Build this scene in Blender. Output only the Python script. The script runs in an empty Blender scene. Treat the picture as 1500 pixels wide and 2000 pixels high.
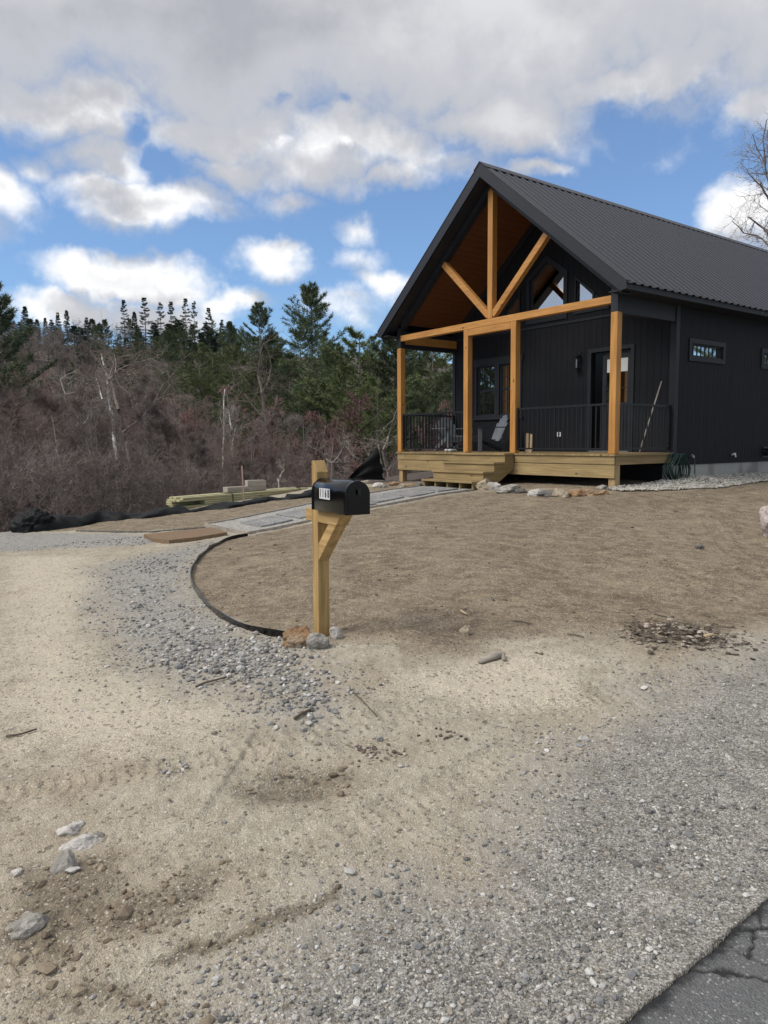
import bpy, math, random
import numpy as np
from mathutils import Vector, Matrix
R = math.radians
random.seed(7)
scene = bpy.context.scene
col = scene.collection

# ------------------------------------------------------------ camera
FPX, PITCH, ROLL = 1436.28, 5.4429, 0.418
cam_d = bpy.data.cameras.new("camera")
cam = bpy.data.objects.new("camera", cam_d)
col.objects.link(cam)
cam_d.sensor_fit = 'VERTICAL'; cam_d.sensor_height = 24.0
cam_d.lens = FPX / 2000 * 24.0
cam_d.clip_end = 2000; cam_d.clip_start = 0.05
CZ = 1.6
cam.matrix_world = (Matrix.Translation((0, 0, CZ)) @ Matrix.Rotation(R(90 - PITCH), 4, 'X') @ Matrix.Rotation(R(-ROLL), 4, 'Z'))
scene.camera = cam
scene.render.resolution_x = 768; scene.render.resolution_y = 1024
scene.view_settings.view_transform = 'Standard'
scene.view_settings.look = 'None'
scene.view_settings.exposure = 0.22
scene.view_settings.gamma = 1.0

# ------------------------------------------------------------ node helpers
class NT:
    def __init__(s, nt): s.nt = nt; s.n = nt.nodes; s.l = nt.links
    def new(s, t, **k):
        n = s.n.new(t)
        for a, b in k.items(): setattr(n, a, b)
        return n
    def put(s, sock, v):
        if isinstance(v, bpy.types.NodeSocket): s.l.new(v, sock)
        elif v is not None:
            if hasattr(sock.default_value, '__len__') and not hasattr(v, '__len__'): v = (v,) * len(sock.default_value)
            if hasattr(v, '__len__') and len(v) == 3 and len(sock.default_value) == 4: v = (*v, 1)
            sock.default_value = v
    def m(s, op, a, b=None, c=None, clamp=False):
        n = s.new('ShaderNodeMath', operation=op); n.use_clamp = clamp
        s.put(n.inputs[0], a)
        if b is not None: s.put(n.inputs[1], b)
        if c is not None: s.put(n.inputs[2], c)
        return n.outputs[0]
    def vm(s, op, a, b=None, scale=None):
        n = s.new('ShaderNodeVectorMath', operation=op)
        s.put(n.inputs[0], a)
        if b is not None: s.put(n.inputs[1], b)
        if scale is not None: s.put(n.inputs['Scale'], scale)
        return n.outputs['Value'] if op in ('LENGTH', 'DOT_PRODUCT', 'DISTANCE') else n.outputs[0]
    def noise(s, vec, scale, detail=4, rough=0.55, dist=0.0, colour=False):
        n = s.new('ShaderNodeTexNoise')
        s.put(n.inputs['Vector'], vec); s.put(n.inputs['Scale'], scale)
        s.put(n.inputs['Detail'], detail); s.put(n.inputs['Roughness'], rough); s.put(n.inputs['Distortion'], dist)
        return n.outputs['Color' if colour else 'Fac']
    def vor(s, vec, scale, out='Color', feature='F1', rnd=1.0):
        n = s.new('ShaderNodeTexVoronoi', feature=feature)
        s.put(n.inputs['Vector'], vec); s.put(n.inputs['Scale'], scale); s.put(n.inputs['Randomness'], rnd)
        return n.outputs[out]
    def mix(s, f, a, b, mode='MIX'):
        n = s.new('ShaderNodeMix', data_type='RGBA', blend_type=mode)
        s.put(n.inputs[0], f); s.put(n.inputs[6], a); s.put(n.inputs[7], b)
        return n.outputs[2]
    def ss(s, v, lo, hi, a=0.0, b=1.0):
        n = s.new('ShaderNodeMapRange', interpolation_type='SMOOTHSTEP')
        s.put(n.inputs[0], v); s.put(n.inputs[1], lo); s.put(n.inputs[2], hi); s.put(n.inputs[3], a); s.put(n.inputs[4], b)
        return n.outputs[0]
    def ramp(s, v, stops):
        n = s.new('ShaderNodeValToRGB'); e = n.color_ramp.elements
        while len(e) < len(stops): e.new(0.5)
        for i, (p, c) in enumerate(stops): e[i].position = p; e[i].color = (*c, 1)
        s.put(n.inputs[0], v); return n.outputs[0]
    def mapv(s, vec, scale):
        return s.vm('MULTIPLY', vec, scale)
    def sep(s, vec):
        n = s.new('ShaderNodeSeparateXYZ'); s.put(n.inputs[0], vec); return n.outputs
    def comb(s, x, y, z):
        n = s.new('ShaderNodeCombineXYZ'); s.put(n.inputs[0], x); s.put(n.inputs[1], y); s.put(n.inputs[2], z); return n.outputs[0]

# ------------------------------------------------------------ sun + world
SUN_EL, SUN_AZ = R(48), R(250)          # azimuth clockwise from +Y
sun_d = bpy.data.lights.new("sun", 'SUN'); sun_d.energy = 2.5; sun_d.angle = R(30); sun_d.color = (1.0, 0.95, 0.88)
sun = bpy.data.objects.new("sun", sun_d); col.objects.link(sun)
sdir = Vector((math.sin(SUN_AZ) * math.cos(SUN_EL), math.cos(SUN_AZ) * math.cos(SUN_EL), math.sin(SUN_EL)))
sun.rotation_euler = sdir.to_track_quat('Z', 'Y').to_euler(); sun.location = (-20, -10, 30)

def ray(x, y):
    ro, pi = R(ROLL), R(PITCH)
    a, b = x - 750, y - 1000
    u = a * math.cos(ro) - b * math.sin(ro); v = a * math.sin(ro) + b * math.cos(ro)
    zc = -v / FPX
    return Vector((u / FPX, math.cos(pi) + zc * math.sin(pi), -math.sin(pi) + zc * math.cos(pi)))
def azel(x, y):
    d = ray(x, y).normalized(); return math.atan2(d.x, d.y), math.asin(d.z)

world = bpy.data.worlds.new("World"); scene.world = world; world.use_nodes = True
w = NT(world.node_tree); w.n.clear()
# clouds: patches given as (azimuth, elevation, half width, half height, strength), in the sky's own directions
CL = [(295,405,165,62,1.15),(205,300,90,70,.8),(35,400,85,75,1.1),(-40,420,90,80,1.0),(690,440,58,48,.72),(525,525,105,52,1.05),(560,505,60,40,.9),
      (215,553,185,40,1.0),(330,575,90,28,.8),(120,605,150,28,1.0),(300,625,200,34,.95),(470,605,110,28,.8),(560,395,65,30,.45),(750,570,85,38,.72),(660,610,110,34,.62),
      (1040,322,75,22,.7),(1475,420,80,72,1.15),(1530,470,90,60,1.0),(1480,215,85,70,.95),(600,320,150,62,.9),(440,330,95,50,.7),(860,310,90,40,.5),(690,520,60,45,.45),(110,350,45,50,.5),
      (-300,330,190,120,1),(-700,380,220,90,1),(1750,380,150,120,1),(2100,330,220,120,.9)]
CL += [(420,250,260,80,1.1),(660,285,240,85,1.15),(140,190,240,100,1.3),(960,225,220,80,1.2),(1250,120,320,90,1.4),(760,340,90,34,.8),(230,330,80,70,.85)]
HO = [(245,232,50,44,.75),(662,238,26,24,.42),(545,212,16,14,.3),(1250,235,110,50,.5),(300,300,34,60,.45)]
grp = bpy.data.node_groups.new("cloud_density", 'ShaderNodeTree')
grp.interface.new_socket("V", in_out='INPUT', socket_type='NodeSocketVector')
grp.interface.new_socket("D", in_out='OUTPUT', socket_type='NodeSocketFloat')
g = NT(grp); gi = g.new('NodeGroupInput'); go = g.new('NodeGroupOutput')
V = gi.outputs[0]
warp = g.noise(V, 5.5, 5, .58, colour=True)
Vw = g.vm('ADD', V, g.vm('SCALE', g.vm('SUBTRACT', warp, (.5, .5, .5)), scale=.16))
acc = None
def blob(x, y, rx, ry, st):
    a, e = azel(x, y); a2, _ = azel(x + rx, y); _, e2 = azel(x, y - ry)
    return g.m('MULTIPLY_ADD', g.vm('LENGTH', g.vm('MULTIPLY', g.vm('SUBTRACT', Vw, (a, e, 0)), (1 / abs(a2 - a), 1 / abs(e2 - e), 0))), -st, st)
for b in CL:
    q = blob(*b); acc = q if acc is None else g.m('MAXIMUM', acc, q)
sx = g.sep(Vw)
for a_, e_, ra_, re_ in ((-82, 17, 24, 11), (-122, 15, 26, 9), (72, 14, 20, 9), (108, 12, 20, 8), (150, 15, 24, 9), (-162, 14, 22, 8), (178, 18, 16, 7)):  # unseen clouds added all round to whiten window reflections and neutralise the light
    q = g.m('MULTIPLY_ADD', g.vm('LENGTH', g.vm('MULTIPLY', g.vm('SUBTRACT', Vw, (R(a_), R(e_), 0)), (1 / R(ra_), 1 / R(re_), 0))), -1.1, 1.1); acc = g.m('MAXIMUM', acc, q)
deck = g.m('MULTIPLY', g.m('SUBTRACT', sx[1], R(20.5)), 9.0)
deck = g.m('MINIMUM', deck, 1.6)
acc = g.m('MAXIMUM', acc, deck)
for b in HO:
    q = blob(*b); acc = g.m('SUBTRACT', acc, g.m('MAXIMUM', q, 0))
nz = g.m('ADD', g.noise(V, 8, 9, .62), g.m('MULTIPLY', g.noise(V, 3.1, 3, .5), .55))
acc = g.m('ADD', acc, g.m('MULTIPLY', g.m('SUBTRACT', nz, .78), 1.9))
g.l.new(acc, go.inputs[0])
tc = w.new('ShaderNodeTexCoord')
D = w.vm('NORMALIZE', tc.outputs['Generated'])
dx = w.sep(D)
AZ = w.m('ARCTAN2', dx[0], dx[1]); EL = w.m('ARCSINE', dx[2])
def dens(off):
    n = w.new('ShaderNodeGroup'); n.node_tree = grp
    w.l.new(w.comb(AZ, w.m('ADD', EL, off), 0.0), n.inputs[0]); return n.outputs[0]
d0 = dens(0.0); d1 = dens(0.045)
cover = w.ss(d0, -.18, .72)
under = w.ss(d1, -.05, .75)
thick = w.ss(d0, .55, 1.35)
big = w.noise(w.comb(AZ, w.m('MULTIPLY', EL, 1.8), 3.0), 3.2, 4, .5)
detail = w.noise(w.comb(AZ, w.m('MULTIPLY', EL, 1.3), 1.0), 9, 6, .6)
bright = w.mix(under, (.93, .93, .935), (.48, .495, .535))
bright = w.mix(w.m('MULTIPLY', thick, .6), bright, w.mix(w.ss(w.m('ADD', w.m('MULTIPLY', big, .7), w.m('MULTIPLY', detail, .3)), .36, .60), (.31, .325, .36), (.74, .745, .76)))
skyt = w.new('ShaderNodeTexSky', sky_type='NISHITA'); skyt.sun_disc = False
skyt.sun_elevation = SUN_EL; skyt.sun_rotation = SUN_AZ; skyt.air_density = 1.0; skyt.dust_density = .4; skyt.ozone_density = 2.5
SKY_K = .13
cl = w.vm('SCALE', bright, scale=1.0 / SKY_K)
final = w.mix(cover, w.vm('ADD', w.vm('MULTIPLY', skyt.outputs[0], (.53, .70, .86)), (.50, .60, .74)), cl)
bgn = w.new('ShaderNodeBackground'); w.put(bgn.inputs[0], final); bgn.inputs[1].default_value = SKY_K
wo = w.new('ShaderNodeOutputWorld'); w.l.new(bgn.outputs[0], wo.inputs[0])
world.cycles.sampling_method = 'MANUAL'; world.cycles.sample_map_resolution = 1024

# ------------------------------------------------------------ object helpers
def tag(o, label=None, cat=None, group=None, kind=None):
    if label: o['label'] = label
    if cat: o['category'] = cat
    if group: o['group'] = group
    if kind: o['kind'] = kind
    return o
def empty(name, loc=(0, 0, 0), rz=0.0, label=None, cat=None, group=None):
    o = bpy.data.objects.new(name, None); col.objects.link(o)
    o.location = loc; o.rotation_euler = (0, 0, rz); o.empty_display_size = .2
    return tag(o, label, cat, group)
class MB:
    def __init__(s): s.v = []; s.f = []
    def add(s, vs, fs):
        k = len(s.v); s.v += [tuple(p) for p in vs]; s.f += [tuple(i + k for i in f) for f in fs]
    def box(s, x0, x1, y0, y1, z0, z1, mat=None):
        vs = [(x, y, z) for x in (x0, x1) for y in (y0, y1) for z in (z0, z1)]
        if mat is not None: vs = [mat @ Vector(p) for p in vs]
        s.add(vs, [(0, 1, 3, 2), (4, 6, 7, 5), (0, 4, 5, 1), (2, 3, 7, 6), (0, 2, 6, 4), (1, 5, 7, 3)])
        return s
    def bar(s, p0, p1, wd, dp, up=(0, 0, 1)):
        """rectangular bar from p0 to p1; wd measured across 'up', dp along it"""
        p0, p1 = Vector(p0), Vector(p1); d = (p1 - p0).normalized(); up = Vector(up)
        sd = d.cross(up).normalized(); u = sd.cross(d).normalized()
        vs = []
        for p in (p0, p1):
            for a, b in ((-1, -1), (1, -1), (1, 1), (-1, 1)): vs.append(p + sd * (a * wd / 2) + u * (b * dp / 2))
        s.add(vs, [(3, 2, 1, 0), (4, 5, 6, 7), (0, 1, 5, 4), (1, 2, 6, 5), (2, 3, 7, 6), (3, 0, 4, 7)]); return s
    def prism(s, poly, axis, a, b, mat=None):
        """poly: 2-D outline; axis 0/1/2 = extrusion axis from a to b"""
        n = len(poly); vs = []
        for h in (a, b):
            for p, q in poly:
                c = [p, q]; c.insert(axis, h); vs.append(tuple(c))
        if mat is not None: vs = [mat @ Vector(p) for p in vs]
        s.add(vs, [tuple(range(n - 1, -1, -1)), tuple(range(n, 2 * n))] + [(i, (i + 1) % n, n + (i + 1) % n, n + i) for i in range(n)]); return s
    def tube(s, pts, r, n=8, closed=False, cap=True):
        pts = [Vector(p) for p in pts]; m = len(pts)
        rr = r if hasattr(r, '__len__') else [r] * m
        vs = []; prev = None
        for i, p in enumerate(pts):
            if closed: d = (pts[(i + 1) % m] - pts[i - 1]).normalized()
            else: d = (pts[min(i + 1, m - 1)] - pts[max(i - 1, 0)]).normalized()
            if prev is None: a = d.cross(Vector((0, 0, 1)) if abs(d.z) < .9 else Vector((1, 0, 0))).normalized()
            else: a = (prev - d * prev.dot(d)).normalized()
            prev = a; b = d.cross(a)
            for k in range(n): t = 2 * math.pi * k / n; vs.append(p + (a * math.cos(t) + b * math.sin(t)) * rr[i])
        fs = []
        for i in range(m if closed else m - 1):
            j = (i + 1) % m
            for k in range(n): fs.append((i * n + k, i * n + (k + 1) % n, j * n + (k + 1) % n, j * n + k))
        if cap and not closed: fs += [tuple(range(n - 1, -1, -1)), tuple((m - 1) * n + k for k in range(n))]
        s.add(vs, fs); return s
    def build(s, name, mat, parent=None, smooth=False, bevel=0.0):
        me = bpy.data.meshes.new(name); me.from_pydata(s.v, [], s.f); me.update()
        me.materials.append(mat)
        if smooth: me.shade_smooth()
        o = bpy.data.objects.new(name, me); col.objects.link(o)
        if parent: o.parent = parent
        fixn(me)
        if bevel:
            bm = o.modifiers.new('bevel', 'BEVEL'); bm.width = bevel; bm.segments = 1; bm.limit_method = 'ANGLE'; bm.angle_limit = R(40)
        return o
import bmesh
def fixn(me):
    bm = bmesh.new(); bm.from_mesh(me); bmesh.ops.recalc_face_normals(bm, faces=bm.faces); bm.to_mesh(me); bm.free()
def npmesh(name, v, f, mat, parent=None, smooth=False, attrs=None):
    """v (n,3), f (m,k) arrays"""
    me = bpy.data.meshes.new(name); v = np.asarray(v, np.float32); f = np.asarray(f, np.int32); k = f.shape[1]
    me.vertices.add(len(v)); me.vertices.foreach_set('co', v.ravel())
    me.loops.add(f.size); me.loops.foreach_set('vertex_index', f.ravel())
    me.polygons.add(len(f)); me.polygons.foreach_set('loop_start', np.arange(0, f.size, k, dtype=np.int32))
    me.update(calc_edges=True)
    me.materials.append(mat)
    for n_, a in (attrs or {}).items():
        at = me.attributes.new(n_, 'FLOAT', 'POINT'); at.data.foreach_set('value', np.asarray(a, np.float32).ravel())
    if smooth: me.shade_smooth()
    else: me.shade_flat()
    o = bpy.data.objects.new(name, me); col.objects.link(o)
    if parent: o.parent = parent
    return o

# ------------------------------------------------------------ numpy noise
_rs = np.random.RandomState(11); _perm = _rs.permutation(4096)
def _h(ix, iy): return _perm[(_perm[ix & 4095] + iy) & 4095]
_ga = np.linspace(0, 2 * np.pi, 4096, endpoint=False); _gx = np.cos(_ga * 37); _gy = np.sin(_ga * 37)
def perlin(x, y):
    x = np.asarray(x, float); y = np.asarray(y, float)
    ix = np.floor(x).astype(int); iy = np.floor(y).astype(int); fx = x - ix; fy = y - iy
    u = fx * fx * fx * (fx * (fx * 6 - 15) + 10); v = fy * fy * fy * (fy * (fy * 6 - 15) + 10)
    def gr(a, b):
        h = _h(ix + a, iy + b); return _gx[h] * (fx - a) + _gy[h] * (fy - b)
    n00, n10, n01, n11 = gr(0, 0), gr(1, 0), gr(0, 1), gr(1, 1)
    return 1.5 * ((n00 * (1 - u) + n10 * u) * (1 - v) + (n01 * (1 - u) + n11 * u) * v)
def fbm(x, y, oct=4, g=.5):
    s = 0; a = 1
    for i in range(oct): s = s + a * perlin(x * 2 ** i + 17.3 * i, y * 2 ** i - 9.1 * i); a *= g
    return s
def sstep(a, b, x):
    t = np.clip((x - a) / (b - a), 0, 1); return t * t * (3 - 2 * t)

# ------------------------------------------------------------ terrain height
RE = np.array([.61, 1.88]); RD = np.array([.7809, .6247]); RN = np.array([.6247, -.7809])   # road edge, direction, inward normal
def road_d(x, y): return (x - RE[0]) * RN[0] + (y - RE[1]) * RN[1]      # > 0 on the road
ctrl = [(-.45,5.35,.215),(0,-4,0),(-5,-4,-.05),(6,-4,0),(.61,1.88,0),(-1.6,0.1,-.01),(-5,-2.6,-.06),(1.36,2.48,0),(4,4.6,.0),(9,8.6,.02),(16,14.2,.05),
 (2.2,5.5,.19),(.9,4,.10),(-.2,3.2,.06),(5,9.5,.36),(2.5,9,.42),(4.12,13.1,.73),(1,11.5,.52),(8.66,16.5,.76),(9.5,13,.55),(.34,18.1,.63),(15,21.5,.9),
 (1.72,14.35,.62),(.8,15.57,.61),(-2.1,11.5,.18),(-3.03,12.69,.14),(-.2,9,.36),(-1.6,9,.22),(-3.5,8,.06),(-7,14,-.1),(-4,16,.2),(-1.7,16.8,.44),(-.2,18,.58),
 (-10,8,-.2),(-3,3,-.01),(-1.5,2.8,0),(-1.6,6,.10),(-6,5,-.06),(-12,16,-.3),(-1.2,7.4,.19)]
C_ = np.array(ctrl); _n = len(C_)
def _phi(r): return r * r * np.log(r + 1e-9)
_K = np.zeros((_n + 3, _n + 3)); _dd = np.hypot(C_[:, None, 0] - C_[None, :, 0], C_[:, None, 1] - C_[None, :, 1])
_K[:_n, :_n] = _phi(_dd) + np.eye(_n) * .15
_K[:_n, _n] = 1; _K[:_n, _n + 1:] = C_[:, :2]; _K[_n:, :_n] = _K[:_n, _n:].T
_wt = np.linalg.solve(_K, np.r_[C_[:, 2], 0, 0, 0])
cx_ = [-200, -60, -30, -14, -8, -4, -1.7, 0, 3, 12, 30, 60, 200]; cy_ = [-90, -10, 2, 10.5, 13.9, 17.0, 18.3, 19.6, 23, 33, 48, 75, 190]
def crest_d(x, y): return (y - np.interp(x, cx_, cy_)) * .78
TRK = []
def terrain(x, y, fine=True):
    x = np.asarray(x, float); y = np.asarray(y, float)
    X = np.clip(x, -12, 16); Y = np.clip(y, -5, 24)
    z = _wt[_n] + _wt[_n + 1] * X + _wt[_n + 2] * Y
    for i in range(_n): z = z + _wt[i] * _phi(np.hypot(X - C_[i, 0], Y - C_[i, 1]))
    rd = road_d(x, y)
    z = np.where(rd > -.6, z + (-.0 - z) * sstep(-.6, 0.0, rd) * .9, z)
    d = crest_d(x, y)
    z = z - 7.0 * sstep(-.4, 17, d)
    rise = .42 * np.maximum(0, d - 26 + 3 * perlin(x / 18, y / 18)); rise = 38 * (1 - np.exp(-rise / 38 * 1.2))
    z = z + rise
    z = z + np.where(d > 2, 1, 0) * np.minimum(1, (d - 2) / 10) * .5 * perlin(x / 6, y / 6)
    near = sstep(60, 25, np.hypot(x, y))
    z = z + near * (.018 * perlin(x / 1.1, y / 1.1) + .03 * perlin(x / 3.1 + 5, y / 3.1)) * sstep(0.1, -.5, rd)
    if fine:
        off = sstep(.02, -.25, rd)
        z = z + near * off * (.008 * fbm(x * 4.5, y * 4.5, 3) + .0042 * fbm(x * 22, y * 22, 3))
        for P_, wd, dp in TRK:
            if P_ is None: continue
            A_ = np.array(P_); best = np.full(x.shape, 1e9); U = np.zeros(x.shape); acc_ = 0
            for a, b in zip(A_[:-1], A_[1:]):
                e = b - a; L = math.hypot(*e); t = np.clip(((x - a[0]) * e[0] + (y - a[1]) * e[1]) / (L * L), 0, 1); dd_ = np.hypot(x - a[0] - e[0] * t, y - a[1] - e[1] * t)
                m_ = dd_ < best; best = np.where(m_, dd_, best); U = np.where(m_, acc_ + t * L, U); acc_ += L
            ins = sstep(wd * .5, wd * .38, best) * (.35 + .65 * sstep(-.35, .25, perlin(x * 1.3 + 7, y * 1.3)))
            rim = np.exp(-((best - wd * .56) / .035) ** 2)
            z = z - dp * ins + dp * .6 * rim + ins * dp * .55 * sstep(-.2, .4, np.sin(U * 95 + best * 26))
    z = np.where(rd > 0.02, np.minimum(z, -.035), z)
    return z
def tz(x, y): return float(terrain(np.array([x]), np.array([y]))[0])
def gpx(px, py):
    """where the sight line of a photo point meets the ground"""
    r = ray(px, py); ks = np.linspace(1.2, 45, 1800)
    X = r.x * ks; Y = r.y * ks; Z = CZ + r.z * ks
    g_ = terrain(X, Y) - Z; i = np.argmax(g_ > 0)
    if g_[i] <= 0: i = 1000
    t = g_[i - 1] / (g_[i - 1] - g_[i]); k = ks[i - 1] + (ks[i] - ks[i - 1]) * t
    return Vector((r.x * k, r.y * k, CZ + r.z * k))
def aty(px, Y):
    r = ray(px, 865); return r.x / r.y * Y

# ------------------------------------------------------------ materials
def mat(name):
    m = bpy.data.materials.new(name); m.use_nodes = True; t = NT(m.node_tree); t.n.clear()
    o = t.new('ShaderNodeOutputMaterial'); p = t.new('ShaderNodeBsdfPrincipled'); t.l.new(p.outputs[0], o.inputs[0])
    t.p = p; t.o = o; t.m_ = m
    t.pos = t.new('ShaderNodeTexCoord').outputs['Object']
    gn = t.new('ShaderNodeNewGeometry'); t.wpos = gn.outputs['Position']; t.island = gn.outputs['Random Per Island']
    t.rand = t.new('ShaderNodeObjectInfo').outputs['Random']
    return m, t
def fin(t, colr, rough=.7, bump=None, bs=.3, bd=.01, metal=0.0, spec=None, coat=None):
    t.put(t.p.inputs['Base Color'], colr); t.put(t.p.inputs['Roughness'], rough); t.put(t.p.inputs['Metallic'], metal)
    if spec is not None: t.put(t.p.inputs['Specular IOR Level'], spec)
    if coat is not None: t.put(t.p.inputs['Coat Weight'], coat)
    if bump is not None:
        b = t.new('ShaderNodeBump'); b.inputs['Strength'].default_value = bs; b.inputs['Distance'].default_value = bd
        t.put(b.inputs['Height'], bump); t.l.new(b.outputs[0], t.p.inputs['Normal'])
    return t.m_
def simple(name, c, rough=.6, var=.25, scale=8, metal=0, spec=None, bs=.2):
    m, t = mat(name); n = t.noise(t.pos, scale, 5, .6)
    cc = t.mix(n, [v * (1 - var) for v in c], [v * (1 + var) for v in c])
    return fin(t, cc, t.m('MULTIPLY_ADD', n, .2, rough - .1), n, bs, .004, metal, spec)
def wood(name, c1, c2, axis=2, rough=.6, knots=True, seam=None, dark=.5):
    """stretched grain along local axis"""
    m, t = mat(name); sc = [14., 14., 14.]; sc[axis] = .9
    v = t.vm('ADD', t.pos, t.vm('SCALE', t.comb(t.rand, t.rand, t.island), scale=7.0))
    gnoise = t.noise(t.mapv(v, sc), 1.6, 5, .6, .6)
    f = t.ss(gnoise, .3, .7)
    c = t.mix(f, c1, c2)
    big = t.noise(v, 1.3, 3, .5); c = t.mix(t.ss(big, .35, .75, 0, .45), c, [x * .72 for x in c1])
    if knots:
        ks = [3.5, 3.5, 3.5]; ks[axis] = 1.9
        k = t.vor(t.mapv(v, ks), 1.0, 'Distance'); c = t.mix(t.ss(k, .10, .03), c, [x * dark * .55 for x in c1])
    island = t.m('MULTIPLY_ADD', t.island, .3, .85)
    c = t.mix(1.0, c, t.comb(island, island, island), 'MULTIPLY')
    fine = t.noise(t.mapv(v, [x * 4 for x in sc]), 2, 3, .6)
    return fin(t, c, rough, t.m('ADD', gnoise, fine), .25, .002)
M = {}
M['stain'] = wood('stained_timber', (.37, .165, .038), (.52, .255, .070), 2, .5)
M['stain_y'] = wood('stained_timber_cross', (.37, .165, .038), (.52, .255, .070), 1, .5)
M['stain_x'] = wood('stained_timber_depth', (.37, .165, .038), (.52, .255, .070), 0, .5)
M['pt_y'] = wood('treated_board_cross', (.235, .165, .074), (.36, .262, .125), 1, .75)
M['pt_x'] = wood('treated_board_depth', (.215, .15, .066), (.33, .238, .112), 0, .75)
M['pt_z'] = wood('treated_post', (.30, .20, .095), (.43, .30, .15), 2, .75)
M['mail_z'] = wood('mail_post_wood', (.26, .165, .058), (.45, .295, .12), 2, .7)
M['mail_x'] = wood('mail_arm_wood', (.28, .175, .066), (.47, .31, .135), 0, .7)
M['green_lumber'] = wood('green_treated_lumber', (.33, .31, .17), (.52, .485, .30), 0, .8, dark=.6)
M['ceil'] = wood('ceiling_pine', (.20, .062, .018), (.30, .105, .032), 0, .55)
M['grey_wood'] = wood('weathered_wood', (.24, .21, .18), (.40, .36, .31), 0, .9)
M['pale_wood'] = wood('pale_wood', (.45, .33, .2), (.6, .46, .3), 2, .7)

def siding():
    m, t = mat('black_siding'); s_ = t.sep(t.pos)
    u = t.m('ADD', s_[0], s_[1])
    fr = t.m('FRACT', t.m('MULTIPLY', u, 1 / .1525)); grv = t.ss(t.m('ABSOLUTE', t.m('SUBTRACT', fr, .5)), .44, .485)
    pn = t.m('FRACT', t.m('MULTIPLY', u, 1 / 1.22)); seam = t.ss(t.m('ABSOLUTE', t.m('SUBTRACT', pn, .5)), .494, .498)
    grv = t.m('MAXIMUM', grv, seam)
    v = t.comb(t.m('MULTIPLY', u, 22), t.m('MULTIPLY', s_[2], .8), 0)
    n = t.noise(v, 1.5, 6, .65); st = t.noise(t.comb(t.m('MULTIPLY', u, 9), t.m('MULTIPLY', s_[2], .35), 3), 1.5, 5, .7)
    cid = t.m('FLOOR', t.m('MULTIPLY', u, 1 / .1525)); wn = t.new('ShaderNodeTexWhiteNoise', noise_dimensions='1D'); t.put(wn.inputs['W'], cid)
    c = t.mix(n, (.0085, .0094, .0120), (.0185, .0200, .0245))
    c = t.mix(t.m('MULTIPLY', wn.outputs[0], .35), c, (.008, .0088, .011))
    c = t.mix(t.ss(st, .60, .78, 0, .35), c, (.075, .08, .09))
    c = t.mix(t.m('MULTIPLY', grv, .85), c, (.004, .004, .006))
    h = t.m('SUBTRACT', t.m('MULTIPLY', n, .25), grv)
    return fin(t, c, .66, h, .6, .008, spec=.22)
M['siding'] = siding()
M['black'] = simple('black_trim', (.014, .0155, .021), .55, .25, 3)
M['black_metal'] = simple('black_metal', (.012, .013, .016), .4, .2, 20, 0)
M['rake'] = simple('rake_metal', (.014, .0145, .020), .5, .15, 2)
def roofm():
    m, t = mat('roof_metal'); n = t.noise(t.pos, 2.5, 4, .6)
    c = t.mix(n, (.026, .027, .036), (.042, .043, .054)); return fin(t, c, t.m('MULTIPLY_ADD', n, .2, .38), n, .05, .01, .0, spec=.40)
M['roof'] = roofm()
def concrete():
    m, t = mat('concrete'); n = t.noise(t.pos, 2.2, 6, .65); b = t.noise(t.mapv(t.pos, (1, 1, .4)), 1.1, 3, .5); f = t.noise(t.pos, 60, 3, .6)
    c = t.mix(n, (.27, .265, .245), (.44, .43, .40)); c = t.mix(t.ss(b, .52, .66, 0, .6), c, (.12, .118, .11))
    return fin(t, c, .9, t.m('ADD', n, t.m('MULTIPLY', f, .4)), .3, .01)
M['concrete'] = concrete()
def glassm():
    m, t = mat('window_glass'); t.n.remove(t.p)
    gl = t.new('ShaderNodeBsdfGlossy'); gl.inputs['Roughness'].default_value = .015; gl.inputs['Color'].default_value = (.93, .95, .97, 1)
    tr = t.new('ShaderNodeBsdfTransparent'); tr.inputs[0].default_value = (.6, .63, .62, 1)
    fz = t.new('ShaderNodeFresnel'); fz.inputs[0].default_value = 1.75
    mx = t.new('ShaderNodeMixShader'); t.put(mx.inputs[0], t.m('MULTIPLY_ADD', fz.outputs[0], 1.0, .50, clamp=True)); t.l.new(tr.outputs[0], mx.inputs[1]); t.l.new(gl.outputs[0], mx.inputs[2])
    t.l.new(mx.outputs[0], t.o.inputs[0])
    return m
M['glass'] = glassm()
M['room'] = simple('room_wall', (.10, .08, .06), .9, .2, 2)
M['white'] = simple('white_plastic', (.7, .7, .68), .5, .05, 5)
M['paper'] = simple('white_blind', (.66, .66, .64), .8, .04, 5)
M['sticker'] = simple('reflective_sticker', (.62, .63, .65), .35, .04, 30)
M['ink'] = simple('black_ink', (.01, .01, .01), .5, 0, 3)
M['grey_paint'] = simple('grey_plastic_lumber', (.15, .16, .175), .45, .15, 10)
M['gloss_black'] = simple('black_enamel', (.003, .003, .0034), .17, .2, 4, 0, .42, .02)
M['red'] = simple('red_flag', (.4, .02, .015), .4, .1, 5)
M['galv'] = simple('galvanised', (.35, .35, .35), .4, .2, 20, .8)
M['hose'] = simple('green_hose', (.006, .030, .024), .35, .3, 6)
M['fabric'] = None
def fabric():
    m, t = mat('woven_black_plastic'); n = t.noise(t.pos, 5, 4, .6); wv = t.noise(t.mapv(t.pos, (30, 30, 4)), 2, 3, .6)
    c = t.mix(n, (.004, .0045, .005), (.014, .015, .017)); c = t.mix(t.ss(wv, .6, .8, 0, .35), c, (.07, .075, .08))
    return fin(t, c, .55, t.m('ADD', n, wv), .5, .02, spec=.18)
M['fabric'] = fabric()
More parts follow.
